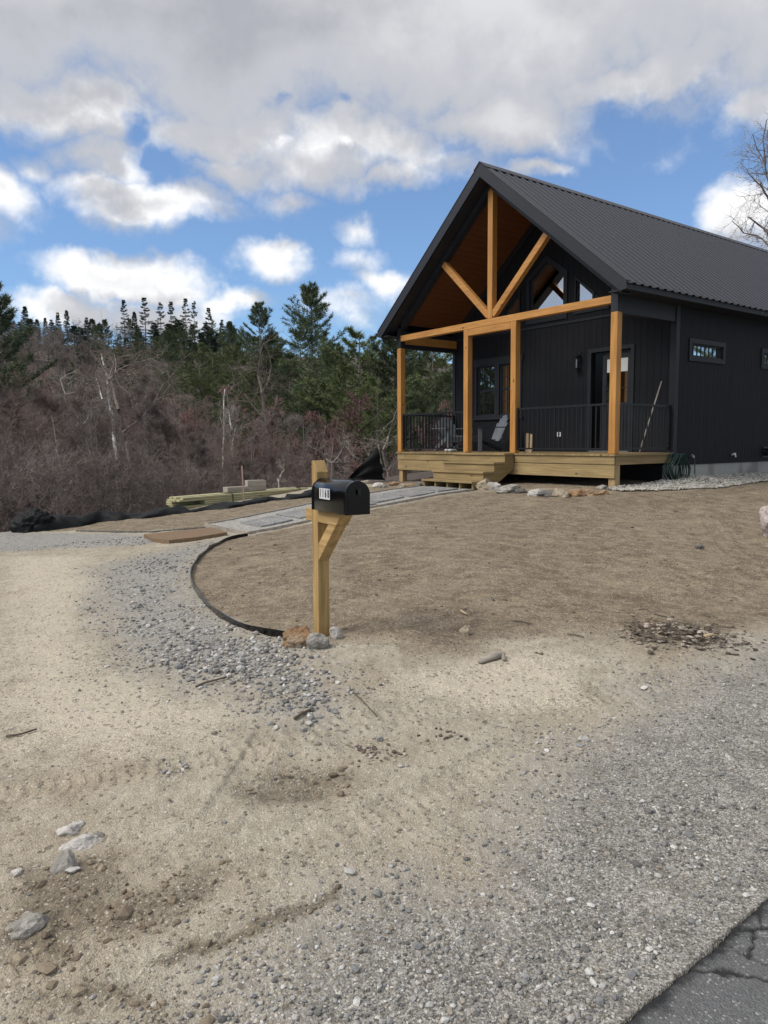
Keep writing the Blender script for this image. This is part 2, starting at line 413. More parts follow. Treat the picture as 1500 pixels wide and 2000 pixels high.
def rockm(name, c1, c2, sc=9, c3=None):
    m, t = mat(name); v = t.vm('ADD', t.pos, t.comb(t.m('MULTIPLY', t.rand, 9), 0, 0)); n = t.noise(v, sc, 8, .68, .5); k = t.noise(v, sc * 5, 5, .7)
    c = t.mix(t.ss(n, .32, .68), c1, c2)
    if c3: c = t.mix(t.ss(t.noise(v, sc * .5, 4, .6), .48, .62), c, c3)
    c = t.mix(t.ss(k, .50, .66, 0, .75), c, [x * .45 for x in c1])
    return fin(t, c, .88, t.m('ADD', n, t.m('MULTIPLY', k, .6)), .8, .015)
M['rock_grey'] = rockm('grey_rock', (.21, .195, .17), (.41, .385, .345))
M['rock_rust'] = rockm('rusty_rock', (.22, .115, .055), (.36, .235, .13), 9, (.30, .22, .15))
M['rock_tan'] = rockm('tan_rock', (.30, .235, .16), (.47, .40, .30))
M['rock_pale'] = rockm('pale_rock', (.40, .37, .34), (.62, .59, .55))
M['rock_dark'] = rockm('dark_rock', (.10, .095, .085), (.20, .19, .17))
M['rock_pink'] = rockm('pinkish_boulder', (.36, .29, .27), (.55, .48, .46), 5)
def stones(name, cols, rough=.85, bright=1.0):
    m, t = mat(name); st = [(i / len(cols), tuple(x * bright for x in c)) for i, c in enumerate(cols)]
    r = t.ramp(t.island, st); r.node.color_ramp.interpolation = 'CONSTANT'
    n = t.noise(t.wpos, 90, 3, .6); c = t.mix(t.ss(n, .3, .7, 0, .4), r, t.mix(1.0, r, (.55, .55, .55), 'MULTIPLY'))
    return fin(t, c, rough, n, .4, .004)
M['gravel'] = stones('gravel_stone', [(.25,.245,.235),(.36,.355,.34),(.165,.16,.155),(.30,.285,.265),(.46,.445,.42),(.21,.21,.21),(.33,.29,.24),(.27,.265,.26),(.60,.58,.55),(.13,.125,.12)])
M['gravel_tan'] = stones('tan_gravel_stone', [(.36,.31,.235),(.28,.25,.20),(.42,.375,.30),(.22,.205,.18),(.33,.295,.245),(.50,.46,.40),(.26,.225,.18)])
M['river'] = stones('washed_pebble', [(.48,.45,.39),(.34,.32,.28),(.60,.57,.51),(.42,.385,.32),(.25,.24,.22),(.52,.49,.45),(.38,.36,.34)])
M['twig'] = simple('dead_wood', (.11, .085, .062), .9, .4, 20)
M['chip'] = stones('bark_chip', [(.10,.075,.055),(.15,.115,.085),(.07,.055,.045),(.30,.25,.2),(.12,.10,.08),(.45,.38,.32)])
M['slab'] = rockm('walk_slab', (.20, .20, .198), (.30, .298, .29), 4)
M['stake'] = simple('faded_stake', (.42, .26, .22), .8, .2, 8)

def groundm():
    m, t = mat('ground_soil'); P = t.wpos
    def at(n): a = t.new('ShaderNodeAttribute', attribute_name=n); return a.outputs['Fac']
    yard, grv, sh, mud, lit, leaf = (at(k) for k in ('yard', 'gravel', 'shoulder', 'mud', 'light', 'litter'))
    n1 = t.noise(P, 1.1, 5, .6); n2 = t.noise(P, 5.5, 6, .65); n3 = t.noise(P, 42, 5, .7); n4 = t.noise(P, 170, 3, .7)
    g1 = t.vor(P, 150, 'Color'); g1 = t.sep(g1)[0]; g2 = t.sep(t.vor(P, 62, 'Color'))[0]; g3 = t.sep(t.vor(P, 330, 'Color'))[0]
    # sandy base
    sand = t.mix(t.ss(n2, .3, .7), (.335, .295, .230), (.465, .418, .335))
    sand = t.mix(t.m('MULTIPLY', t.ss(n1, .45, .66), .45), sand, (.33, .265, .185))
    # yard soil, brown with raked pale straw streaks
    rot = t.new('ShaderNodeVectorRotate'); t.put(rot.inputs['Vector'], P); rot.inputs['Angle'].default_value = .45; rot.inputs['Axis'].default_value = (0, 0, 1)
    rk = t.noise(t.mapv(rot.outputs[0], (1.5, 2.6, 1)), 2.2, 9, .74, 1.3)
    soil = t.mix(t.ss(n2, .3, .7), (.140, .107, .075), (.285, .23, .165))
    soil = t.mix(t.ss(rk, .48, .64, 0, .8), soil, (.345, .28, .195))
    soil = t.mix(t.ss(t.noise(P, 2.3, 5, .65), .56, .7, 0, .5), soil, (.34, .295, .185))
    soil = t.mix(t.ss(t.noise(P, .75, 5, .62, .9), .46, .68, 0, .42), soil, (.34, .28, .20))
    soil = t.mix(t.ss(t.noise(P, 1.3, 6, .7, .5), .54, .72, 0, .4), soil, (.135, .10, .068))
    soil = t.mix(t.ss(n3, .50, .64, 0, .6), soil, (.09, .066, .045))
    def edge(a, lo=.30, hi=.70, k=.75):
        return t.ss(t.m('ADD', a, t.m('MULTIPLY', t.m('SUBTRACT', t.m('ADD', t.m('MULTIPLY', n2, .42), t.m('ADD', t.m('MULTIPLY', n3, .28), t.m('MULTIPLY', g1, .30))), .5), k * 1.6)), lo, hi)
    c = t.mix(edge(lit), sand, (.52, .462, .365))
    c = t.mix(edge(yard), c, soil)
    grc = t.mix(g2, (.20, .192, .180), (.46, .445, .415)); grc = t.mix(t.m('MULTIPLY', g1, .5), grc, (.22, .215, .20))
    c = t.mix(edge(grv, .25, .85, 1.1), c, grc)
    shc = t.mix(g1, (.150, .142, .130), (.45, .43, .395)); shc = t.mix(t.ss(n2, .35, .7, 0, .55), shc, (.165, .150, .128))
    c = t.mix(edge(sh, .22, .88, 1.0), c, shc)
    mc = t.mix(g2, (.105, .085, .062), (.20, .165, .118)); c = t.mix(t.m('MULTIPLY', edge(mud, .35, .75, 1.1), .8), c, mc)
    lf = t.mix(g1, (.065, .052, .045), (.135, .108, .094)); c = t.mix(leaf, c, lf)
    # grains of every size
    gr = t.m('ADD', t.m('MULTIPLY', g1, .45), t.m('ADD', t.m('MULTIPLY', g3, .35), t.m('MULTIPLY', n4, .5)))
    gv = t.m('MULTIPLY_ADD', gr, .85, .45); c = t.mix(1.0, c, t.comb(gv, gv, gv), 'MULTIPLY')
    pale = t.m('GREATER_THAN', g1, .965); c = t.mix(t.m('MULTIPLY', pale, .7), c, (.60, .57, .50))
    drk = t.m('LESS_THAN', g2, .05); c = t.mix(t.m('MULTIPLY', drk, .55), c, (.08, .065, .05))
    hd = t.m('SUBTRACT', 1.0, t.vor(P, 120, 'Distance')); hd2 = t.m('SUBTRACT', 1.0, t.vor(P, 260, 'Distance'))
    h = t.m('ADD', t.m('MULTIPLY', n3, .8), t.m('ADD', t.m('MULTIPLY', hd, .8), t.m('ADD', t.m('MULTIPLY', hd2, .35), t.m('MULTIPLY', n4, .5))))
    return fin(t, c, .95, h, .6, .012, spec=.2)
M['ground'] = groundm()
def asphalt():
    m, t = mat('asphalt'); P = t.wpos; a = t.new('ShaderNodeAttribute', attribute_name='crack').outputs['Fac']
    g1 = t.sep(t.vor(P, 160, 'Color')); n = t.noise(P, 3, 6, .6); n3 = t.noise(P, 60, 4, .7)
    c = t.mix(g1[0], (.105, .107, .110), (.17, .172, .172)); c = t.mix(t.ss(n, .35, .7, 0, .6), c, (.125, .125, .125))
    c = t.mix(t.m('MULTIPLY', t.m('GREATER_THAN', g1[1], .95), .7), c, (.38, .37, .34))
    c = t.mix(a, c, t.mix(n3, (.012, .013, .014), (.035, .036, .038)))
    return fin(t, c, .85, t.m('ADD', n3, t.m('SUBTRACT', 1.0, t.vor(P, 160, 'Distance'))), .7, .006, spec=.3)
M['asphalt'] = asphalt()
def barkm(name, c1, c2, sc=10, st=.15):
    m, t = mat(name); v = t.mapv(t.pos, (1, 1, st)); n = t.noise(v, sc, 5, .65)
    k = t.m('MULTIPLY_ADD', t.rand, .5, .75); c = t.mix(1.0, t.mix(t.ss(n, .3, .7), c1, c2), t.comb(k, k, k), 'MULTIPLY')
    return fin(t, c, .95, n, .5, .02)
M['bark'] = barkm('grey_bark', (.12, .10, .088), (.25, .215, .19))
M['birch'] = barkm('birch_bark', (.30, .285, .265), (.66, .64, .60), 4, 2.5)
def twigm(name, c1, c2):
    m, t = mat(name); k = t.m('MULTIPLY_ADD', t.rand, .45, .78)
    z = t.noise(t.pos, .5, 3, .5); c = t.mix(t.ss(z, .3, .7), c1, c2); c = t.mix(t.m('MULTIPLY', t.island, .5), c, [x * .6 for x in c1])
    c = t.mix(1.0, c, t.comb(k, k, k), 'MULTIPLY'); return fin(t, c, .9, spec=.2)
M['tw_grey'] = twigm('grey_twigs', (.22, .18, .165), (.33, .28, .255))
M['tw_brown'] = twigm('brown_twigs', (.19, .145, .125), (.30, .24, .21))
M['tw_red'] = twigm('red_buds', (.21, .115, .112), (.28, .185, .165))
M['needle'] = twigm('pine_needles', (.085, .118, .062), (.175, .205, .11))
M['needle_y'] = twigm('light_pine_needles', (.125, .165, .070), (.22, .25, .115))
M['needle_d'] = twigm('dark_fir_needles', (.055, .078, .052), (.105, .135, .080))
def emit(name, c, s_):
    m, t = mat(name); fin(t, c, .5); t.put(t.p.inputs['Emission Color'], c); t.p.inputs['Emission Strength'].default_value = s_; return m
M['lamp'] = emit('lit_lamp', (1.0, .82, .55), 6)

# ------------------------------------------------------------ ground sheet
def _w(pts): return [tuple(gpx(*p)[:2]) for p in pts]
_t = [(_w([(-60,1560),(150,1530),(330,1500),(520,1455),(700,1405),(860,1385),(1010,1385),(1180,1360),(1400,1310)]), .20, .011), (_w([(-80,1950),(60,1850),(200,1770),(330,1700),(520,1660),(720,1600),(900,1520),(1040,1440)]), .20, .010),
      (_w([(150,1790),(250,1730),(350,1660),(420,1600),(470,1530),(520,1440)]), .17, .012), (_w([(1500,1120),(1430,1080),(1380,1010),(1300,975)]), .22, .012), (_w([(1500,1180),(1330,1110),(1180,1045),(1080,1010)]), .22, .010), (_w([(900,1330),(1000,1300),(1130,1300),(1250,1310)]), .18, .010)]
TRK[:] = _t
def px2w(pts): return [tuple(gpx(*p)[:2]) for p in pts]
def polysd(x, y, poly):
    """signed distance, positive inside"""
    P = np.array(poly); n = len(P); d = np.full(x.shape, 1e9); ins = np.zeros(x.shape, bool)
    for i in range(n):
        a, b = P[i], P[(i + 1) % n]; e = b - a; wx, wy = x - a[0], y - a[1]
        t = np.clip((wx * e[0] + wy * e[1]) / (e @ e + 1e-12), 0, 1); d = np.minimum(d, np.hypot(wx - e[0] * t, wy - e[1] * t))
        c = ((a[1] > y) != (b[1] > y)) & (x < (b[0] - a[0]) * (y - a[1]) / (b[1] - a[1] + 1e-12) + a[0]); ins ^= c
    return np.where(ins, d, -d)
def lined(x, y, pts):
    d = np.full(x.shape, 1e9)
    for a, b in zip(pts[:-1], pts[1:]):
        a, b = np.array(a), np.array(b); e = b - a; t = np.clip(((x - a[0]) * e[0] + (y - a[1]) * e[1]) / (e @ e + 1e-12), 0, 1)
        d = np.minimum(d, np.hypot(x - a[0] - e[0] * t, y - a[1] - e[1] * t))
    return d
EDGE_PX = [(484,1047),(462,1051),(438,1057),(412,1071),(393,1087),(380,1104),(372,1122),(373,1137),(382,1156),(398,1177),(420,1198),(448,1217),(480,1230),(515,1240),(556,1247)]
EDGE_W = px2w(EDGE_PX)
YARD = EDGE_W + px2w([(640,1262),(760,1262),(900,1285),(1010,1240),(1200,1240),(1330,1290),(1440,1290),(1500,1235)]) + [(9,9.6),(22,20),(14,22),(8.6,16.6),(4.1,13.0),(1.8,14.2)]
YARD2 = px2w([(60,1036),(150,1036),(300,1036),(410,1031),(620,985),(830,952),(760,947),(600,966),(340,998),(200,1018)])
GRAV = px2w([(190,1105),(330,1075),(440,1052),(476,1046),(400,1080),(368,1122),(380,1165),(445,1225),(548,1256),(600,1300),(655,1360),(600,1412),(545,1362),(470,1335),(385,1335),(330,1310),(250,1295),(230,1235),(195,1180)])
GRAV2 = px2w([(-60,1043),(60,1040),(150,1041),(300,1045),(330,1056),(280,1064),(100,1072),(-60,1082)])
SHLD = px2w([(1500,1262),(1400,1290),(1290,1345),(1180,1420),(1090,1490),(1000,1580),(880,1680),(700,1765),(560,1850),(480,1930),(430,2000)]) + [(-1.2,1.1),(.4,1.5),(3,3.75),(10,9.3),(16,14),(12,12.0),(5,6.6)]
MUD = px2w([(0,1690),(120,1690),(260,1660),(330,1700),(470,1690),(420,1760),(320,1810),(200,1800),(110,1880),(0,1900)])
MUD2 = px2w([(310,1880),(400,1835),(520,1800),(660,1775),(640,1800),(480,1840),(340,1895)])
MUD3 = px2w([(440,1550),(480,1515),(560,1500),(660,1510),(700,1545),(600,1575),(480,1575)])
MUD4 = px2w([(0,1960),(120,1930),(300,1940),(400,1990),(380,2000),(0,2000)])
MUD5 = px2w([(420,1410),(480,1385),(560,1400),(620,1440),(520,1470),(430,1450)])
MUD6 = px2w([(1230,1235),(1270,1205),(1340,1203),(1410,1222),(1400,1260),(1300,1275)])
LITE = px2w([(740,1310),(880,1275),(1040,1265),(1180,1300),(1130,1380),(940,1400),(760,1370)])
LITE2 = px2w([(0,1090),(170,1080),(210,1130),(190,1200),(230,1290),(380,1345),(560,1400),(380,1440),(200,1480),(0,1470)])

STREAK = [px2w(p) for p in ([(700,1070),(820,1060),(960,1030),(1120,1005),(1290,985)], [(480,1090),(620,1075),(800,1085)], [(700,1150),(860,1120),(1050,1110)], [(1000,1180),(1150,1160),(1330,1190),(1500,1150)], [(430,1180),(560,1150),(700,1160)], [(980,1260),(1150,1215),(1260,1225)], [(1150,1080),(1300,1050),(1440,1060)])]
YARD3 = [(.8,15.6),(-.6,18.6),(-.2,20),(3,25),(16,32),(24,20),(8.6,16.6),(4.1,13),(1.7,14.3)]
def masks(x, y):
    near = np.hypot(x, y) < 30
    wx = x + .13 * fbm(x * 1.6, y * 1.6, 4) + .03 * perlin(x * 12, y * 12); wy = y + .13 * fbm(x * 1.6 + 31, y * 1.6, 4)
    def z(poly, wd): return np.where(near, sstep(-wd, wd, polysd(wx, wy, poly)), 0)
    yd = np.where(near, polysd(x, y, YARD), -1); yard = np.maximum(np.where(y > 6.2, sstep(-.03, .03, yd), 0) * (x < 0), np.maximum(z(YARD, .75) * sstep(-.02, .02, yd + .35 * (x > .1)), z(YARD2, .15)))
    yard = np.maximum(yard, np.where(near, sstep(-.1, .1, polysd(x, y, YARD3)), 0))
    gr = np.maximum(z(GRAV, .75), z(GRAV2, .25)); sh = z(SHLD, .62)
    ed = np.where(near, polysd(x, y, YARD), -1); gr = gr * sstep(.05, -.02, ed)
    rd = road_d(x, y); sh = np.maximum(sh, np.where(rd > -.15, 1, 0)); yard = yard * (1 - sh)
    far_road = (rd > -1.2) & (~near); sh = np.where(far_road, 1, sh)
    mud = np.maximum.reduce([z(MUD, .16) * .82, z(MUD2, .06) * 1.1, z(MUD3, .12) * .7, z(MUD4, .14) * .95, z(MUD5, .12) * .35, z(MUD6, .1) * .5])
    lit = np.maximum(z(LITE, .4) * .7, z(LITE2, .6) * .75)
    for P_, wd, dp in TRK[3:5]:
        lit = np.maximum(lit, np.where(near, sstep(wd * .8, wd * .2, lined(wx * .4 + x * .6, wy * .4 + y * .6, P_)) * .34, 0))
    for pl in STREAK: lit = np.maximum(lit, np.where(near, sstep(.30, .02, lined(wx * 1.0 + x * .0, wy * 1.0 + y * .0, pl)) * .85, 0))
    d = crest_d(x, y); leaf = np.maximum(sstep(.3, 2.2, d), np.where(near & (x > -.4) & (y > 16), sstep(17.6, 18.6, y + x * .55), 0))
    leaf = np.maximum(leaf, sstep(24, 34, np.hypot(x, y)) * (rd < -4))
    return dict(yard=yard, gravel=gr, shoulder=sh, mud=mud, light=lit, litter=leaf)
def build_ground():
    th = np.r_[np.arange(-35, 35, .09), np.arange(35, 325, 1.6)]; th = np.radians(th)
    r = [.08, .3, .6, .9, 1.2]
    while r[-1] < 22: r.append(r[-1] * 1.0042)
    while r[-1] < 45: r.append(r[-1] * 1.012)
    while r[-1] < 900: r.append(r[-1] * 1.045)
    r = np.array(r); T, Q = np.meshgrid(th, r); X = Q * np.sin(T); Y = Q * np.cos(T)
    Z = terrain(X, Y)
    Z = Z - .03 * (polysd(X, Y, [tuple(p) for p in MUD3]) > -.0) * np.clip(polysd(X, Y, MUD3) / .12, 0, 1) * (Q < 10)
    nr, nt = X.shape; idx = np.arange(nr * nt).reshape(nr, nt); nx = np.roll(idx, -1, axis=1)
    F = np.stack([idx[:-1], idx[1:], nx[1:], nx[:-1]], -1).reshape(-1, 4)
    at = masks(X, Y)
    o = npmesh('ground', np.stack([X, Y, Z], -1).reshape(-1, 3), F, M['ground'], None, True, {k: v for k, v in at.items()})
    tag(o, kind='structure')
build_ground()

# ------------------------------------------------------------ road
def build_road():
    # fine patch by the camera, coarse strips beyond
    def strip(u, v, fine):
        U, V_ = np.meshgrid(u, v)
        jag = .012 * fbm(U * 6, U * 0 + 3.3, 4) + .006 * perlin(U * 31, U * 0)
        Vv = np.where(V_ < .15, V_ + jag * (1 - V_ / .15), V_)
        X = RE[0] + RD[0] * U + RN[0] * Vv; Y = RE[1] + RD[1] * U + RN[1] * Vv; Z = np.zeros_like(X) + .008
        Z = Z - .032 * sstep(.045, .0, Vv - jag) 
        cr = sstep(.085, .03, V_ + .03 * perlin(U * 9, U * 0 + 7) + .012 * perlin(U * 40, V_ * 40))
        if fine:
            k = .012 + .006 * perlin(X * 14, Y * 14)
            wob = lambda P: [(a, b) for a, b in P]
            for P, wd in CR:
                xx = X + .014 * fbm(X * 11, Y * 11, 5, .65); yy = Y + .014 * fbm(X * 11 + 40, Y * 11, 5, .65)
                d = lined(xx, yy, P); q = sstep(wd * (1.0 + .6 * perlin(X * 14, Y * 14)), wd * .3, d); cr = np.maximum(cr, q * .95); Z = Z - .008 * q
            Z = Z + .0012 * fbm(X * 30, Y * 30, 3)
        n, m_ = X.shape; idx = np.arange(n * m_).reshape(n, m_)
        F = np.stack([idx[:-1, :-1], idx[:-1, 1:], idx[1:, 1:], idx[1:, :-1]], -1).reshape(-1, 4)
        return np.stack([X, Y, Z], -1).reshape(-1, 3), F, cr.ravel()
    def onroad(pts):
        out = []
        for p in pts: r = ray(*p); k = (0.008 - CZ) / r.z; out.append((r.x * k, r.y * k))
        return out
    CR = [(onroad([(1170,1965),(1260,1905),(1330,1870),(1380,1845),(1420,1820),(1500,1810)]), .012), (onroad([(1335,1885),(1400,1895),(1500,1915),(1600,1935)]), .017), (onroad([(1330,1870),(1390,1850),(1440,1825)]), .012),
          (onroad([(1480,1775),(1484,1805),(1465,1850),(1462,1870)]), .008), (onroad([(1600,1850),(1484,1805)]), .009), (onroad([(1410,1835),(1440,1860),(1500,1880)]), .004)]
    us = np.r_[np.arange(-.5, 1.8, .006)]; vs = np.r_[np.arange(0, .7, .006), np.arange(.7, 6.2, .25)]
    v1, f1, c1 = strip(us, vs, True)
    v2, f2, c2 = strip(np.r_[np.arange(1.794, 12, .05), np.arange(12, 90, 2)], vs[::6], False)
    v3, f3, c3 = strip(np.r_[np.arange(-90, -6, 2), np.arange(-6, -.44, .05), [-.5]], vs[::6], False)
    v = np.r_[v1, v2, v3]; f = np.r_[f1, f2 + len(v1), f3 + len(v1) + len(v2)]
    o = npmesh('road', v, f, M['asphalt'], None, True, {'crack': np.r_[c1, c2, c3]}); tag(o, kind='structure')
build_road()

# ------------------------------------------------------------ scattered stones (uncountable)
def rockshape(n, rng, flat=.6, det=0):
    """unit stones, n variants, from a jittered icosahedron"""
    t = (1 + 5 ** .5) / 2
    V0 = np.array([(-1,t,0),(1,t,0),(-1,-t,0),(1,-t,0),(0,-1,t),(0,1,t),(0,-1,-t),(0,1,-t),(t,0,-1),(t,0,1),(-t,0,-1),(-t,0,1)], float) / 1.902
    F0 = np.array([(0,11,5),(0,5,1),(0,1,7),(0,7,10),(0,10,11),(1,5,9),(5,11,4),(11,10,2),(10,7,6),(7,1,8),(3,9,4),(3,4,2),(3,2,6),(3,6,8),(3,8,9),(4,9,5),(2,4,11),(6,2,10),(8,6,7),(9,8,1)])
    return V0, F0
def scatter(name, pts, sizes, material, rng, flat=(.45, .8), sink=.25, label=None):
    V0, F0 = rockshape(1, rng); n = len(pts)
    V_ = np.repeat(V0[None], n, 0); V_ = V_ * (1 + rng.uniform(-.22, .22, (n, 12, 1)))
    s = np.stack([rng.uniform(.75, 1.3, n), rng.uniform(.6, 1, n), rng.uniform(*flat, n)], -1) * sizes[:, None] * .5
    V_ = V_ * s[:, None, :]
    a = rng.uniform(0, 6.283, n); ti = rng.normal(0, .25, n)
    y2 = V_[:, :, 1] * np.cos(ti)[:, None] - V_[:, :, 2] * np.sin(ti)[:, None]; z2 = V_[:, :, 1] * np.sin(ti)[:, None] + V_[:, :, 2] * np.cos(ti)[:, None]
    x3 = V_[:, :, 0] * np.cos(a)[:, None] - y2 * np.sin(a)[:, None]; y3 = V_[:, :, 0] * np.sin(a)[:, None] + y2 * np.cos(a)[:, None]
    z = pts[:, 2] + s[:, 2] * (1 - 2 * sink)
    out = np.stack([x3 + pts[:, 0:1], y3 + pts[:, 1:2], z2 + z[:, None]], -1).reshape(-1, 3)
    F = (F0[None] + (np.arange(n) * 12)[:, None, None]).reshape(-1, 3)
    o = npmesh(name, out, F, material, None, False); tag(o, label, None, None, 'stuff'); return o
rng = np.random.RandomState(5)
def sample(n, r0, r1, th=33):
    r = np.sqrt(rng.uniform(0, 1, n)) if False else r0 * (r1 / r0) ** rng.uniform(0, 1, n)
    t = np.radians(rng.uniform(-th, th, n)); return r * np.sin(t), r * np.cos(t)
x, y = sample(130000, 1.4, 13); mk = masks(x, y)
cl_ = .5 + .5 * fbm(x * 2.2, y * 2.2, 3)
w1 = (mk['gravel'] ** .9) * .8 * (.35 + .65 * (cl_ > .42)) + mk['shoulder'] * .38 + .018 + .05 * mk['mud'] + .06 * (cl_ > .8)
keep = (rng.uniform(0, 1, len(x)) < w1 * (.5 + cl_ * .6)) & (road_d(x, y) < -.02)
x, y = x[keep], y[keep]; g_ = masks(x, y)['gravel']; rr = np.hypot(x, y)
sz = rng.lognormal(math.log(.0095), .45, len(x)) * (1 + 1.1 * g_); sz = np.maximum(sz, rr * .0013); sz = np.minimum(sz, .05)
P_ = np.stack([x, y, terrain(x, y)], -1); isg = (masks(x, y)['gravel'] + masks(x, y)['shoulder'] > .35) | (rng.uniform(0, 1, len(x)) < .25)
scatter('gravel', P_[isg], sz[isg], M['gravel'], rng, label='loose grey gravel strewn over the driveway and road shoulder')
scatter('grit', P_[~isg], sz[~isg] * .8, M['gravel_tan'], rng, label='tan grit lying on the sandy ground')
# coarser stones at the driveway bend
bend = px2w([(330,1270),(450,1245),(560,1262),(600,1300),(650,1370),(600,1408),(560,1375),(500,1335),(420,1330),(350,1310)])
bx = np.array(bend); x = rng.uniform(bx[:, 0].min() - .3, bx[:, 0].max() + .3, 5200); y = rng.uniform(bx[:, 1].min() - .3, bx[:, 1].max() + .3, 5200)
pr = sstep(-.22, .2, polysd(x, y, bend)); k = rng.uniform(0, 1, len(x)) < pr * .75; x, y = x[k], y[k]
scatter('gravel', np.stack([x, y, terrain(x, y)], -1), rng.lognormal(math.log(.024), .38, len(x)).clip(.012, .06), M['gravel'], rng, label='coarse grey stones heaped where the driveway bends')
x, y = sample(26000, 1.6, 12); mk = masks(x, y); pr2 = mk['mud'] * .8 + mk['yard'] * .30 + .004
k = rng.uniform(0, 1, len(x)) < pr2 * (.3 + fbm(x * 1.8, y * 1.8, 3).clip(0, 1)) * .8; x, y = x[k], y[k]
M['clod'] = stones('soil_clod', [(.20,.155,.11),(.26,.205,.145),(.15,.115,.08),(.23,.18,.125),(.31,.255,.18)])
scatter('soil_clods', np.stack([x, y, terrain(x, y)], -1), np.maximum(rng.lognormal(math.log(.017), .5, len(x)), np.hypot(x, y) * .0022).clip(.008, .055), M['clod'], rng, (.4, .8), .35, label='crumbly clods of brown soil')
print('stones done')

# ------------------------------------------------------------ house (local x = depth t, y = along the gable s, z above the deck)
HX, HY, HZ, YAW = 4.1181, 13.1532, CZ - .2462, .6445
PDp, W, HL = 1.835, 6.28, 14.2
ZR, SL = 5.83, 2.93 / 3.52
house = empty('house', (HX, HY, HZ), YAW, 'black gabled cabin with a metal roof and an open timber porch', 'house')
cy, sy = math.cos(YAW), math.sin(YAW)
def h2w(t, s, z=0): return Vector((HX + t * cy - s * sy, HY + t * sy + s * cy, HZ + z))
def roofz(s): return ZR - SL * abs(s - W / 2)
FZ = -.245                      # bottom of the siding
WT = .16                        # wall thickness
def cutter(poly, a, b): return MB().prism(poly, 0, a, b)
def carve(wallmb, cuts, name, material, parent):
    o = wallmb.build(name, material, parent)
    for c in cuts:
        co = c.build('cut', material); co.parent = parent
        md = o.modifiers.new('b', 'BOOLEAN'); md.operation = 'DIFFERENCE'; md.solver = 'EXACT'; md.object = co
    bpy.context.view_layer.update()
    dg = bpy.context.evaluated_depsgraph_get(); me = bpy.data.meshes.new_from_object(o.evaluated_get(dg))
    o.modifiers.clear(); o.data = me
    for c in [x for x in bpy.data.objects if x.name.startswith('cut')]: bpy.data.objects.remove(c)
    return o
def rect(y0, y1, z0, z1): return [(y0, z0), (y1, z0), (y1, z1), (y0, z1)]
# window outlines on the front wall (y, z)
PEN = [(2.70, 3.0), (3.68, 3.0), (3.68, 3.86), (3.19, 4.22), (2.70, 3.86)]
TRA = [(1.93, 3.0), (2.37, 3.0), (2.37, 3.68), (1.93, 3.32)]
TRB = [(1.56, 3.0), (1.83, 3.0), (1.83, 3.23), (1.56, 3.01)]
TLA = [(4.0, 3.0), (4.44, 3.0), (4.44, 3.32), (4.0, 3.68)]
TLB = [(4.54, 3.0), (4.82, 3.0), (4.82, 3.01), (4.54, 3.24)]
front_cuts = [PEN, TRA, TRB, TLA, TLB, rect(4.76, 5.39, .87, 2.08), rect(3.96, 4.62, .87, 2.08), rect(.97, 1.93, .03, 2.09)]
fw = MB().prism([(0, FZ), (W, FZ), (W, roofz(W) - .25), (W / 2, ZR - .25), (0, roofz(0) - .25)], 0, PDp, PDp + WT)
carve(fw, [cutter(p, PDp - .3, PDp + WT + .3) for p in front_cuts], 'front_wall', M['siding'], house)
sw = MB(); sw.box(PDp + WT, HL, 0.0, WT, FZ, 2.86)
SIDEW = [(2.37, 3.53, 1.87, 2.12), (5.22, 6.38, 1.87, 2.12), (9.0, 10.0, 1.2, 2.12)]
def ycut(t0, t1, z0, z1): return MB().box(t0, t1, -.3, WT + .3, z0, z1)
carve(sw, [ycut(*c) for c in SIDEW], 'side_wall', M['siding'], house)
MB().box(PDp + WT, HL, W - WT, W, FZ, 2.86).build('side_wall', M['siding'], house)
MB().prism([(WT, FZ), (W - WT, FZ), (W - WT, roofz(W) - .4), (W / 2, ZR - .25), (WT, roofz(0) - .4)], 0, HL - WT, HL).build('rear_wall', M['siding'], house)
# dim room behind the glass
rm = MB(); rm.box(PDp + WT + .004, HL - WT - .01, WT + .01, W - WT - .01, FZ + .02, 0.0); rm.prism([(WT + .01, .004), (W - WT - .01, .004), (W - WT - .01, 2.5), (W / 2, 5.3), (WT + .01, 2.5)], 0, PDp + 3.6, PDp + 3.7)
rm.build('interior', M['room'], house)
# corner and band trim
tr = MB()
tr.box(PDp - .022, PDp - .001, .001, .10, FZ, 2.62); tr.box(PDp - .022, PDp - .001, W - .10, W - .001, FZ, 2.62)
tr.box(PDp - .022, PDp + .10, -.022, -.001, FZ, 2.80)
tr.box(PDp - .02, PDp - .001, .12, W - .12, 2.785, 2.835)
tr.build('corner_trim', M['black'], house)
fz_ = MB()
for sgn in (0, 1):
    y0 = W / 2; y1 = 0 if not sgn else W
    fz_.prism([(y0, ZR - .26), (y1, roofz(y1) - .26), (y1, roofz(y1) - .46), (y0, ZR - .46)], 0, PDp - .024, PDp - .002)
fz_.build('gable_frieze', M['black'], house)
# foundation
fd = MB()
fd.box(PDp + .02, HL - .02, .02, .22, -1.3, FZ - .001); fd.box(PDp + .02, HL - .02, W - .22, W - .02, -1.3, FZ - .001)
fd.build('foundation', M['concrete'], house)
MB().box(PDp + .022, PDp + .2, .222, W - .222, -1.3, FZ - .002).build('shade_black_foundation', M['black'], house)  # foundation front coloured black to stand in for deep shade under the deck

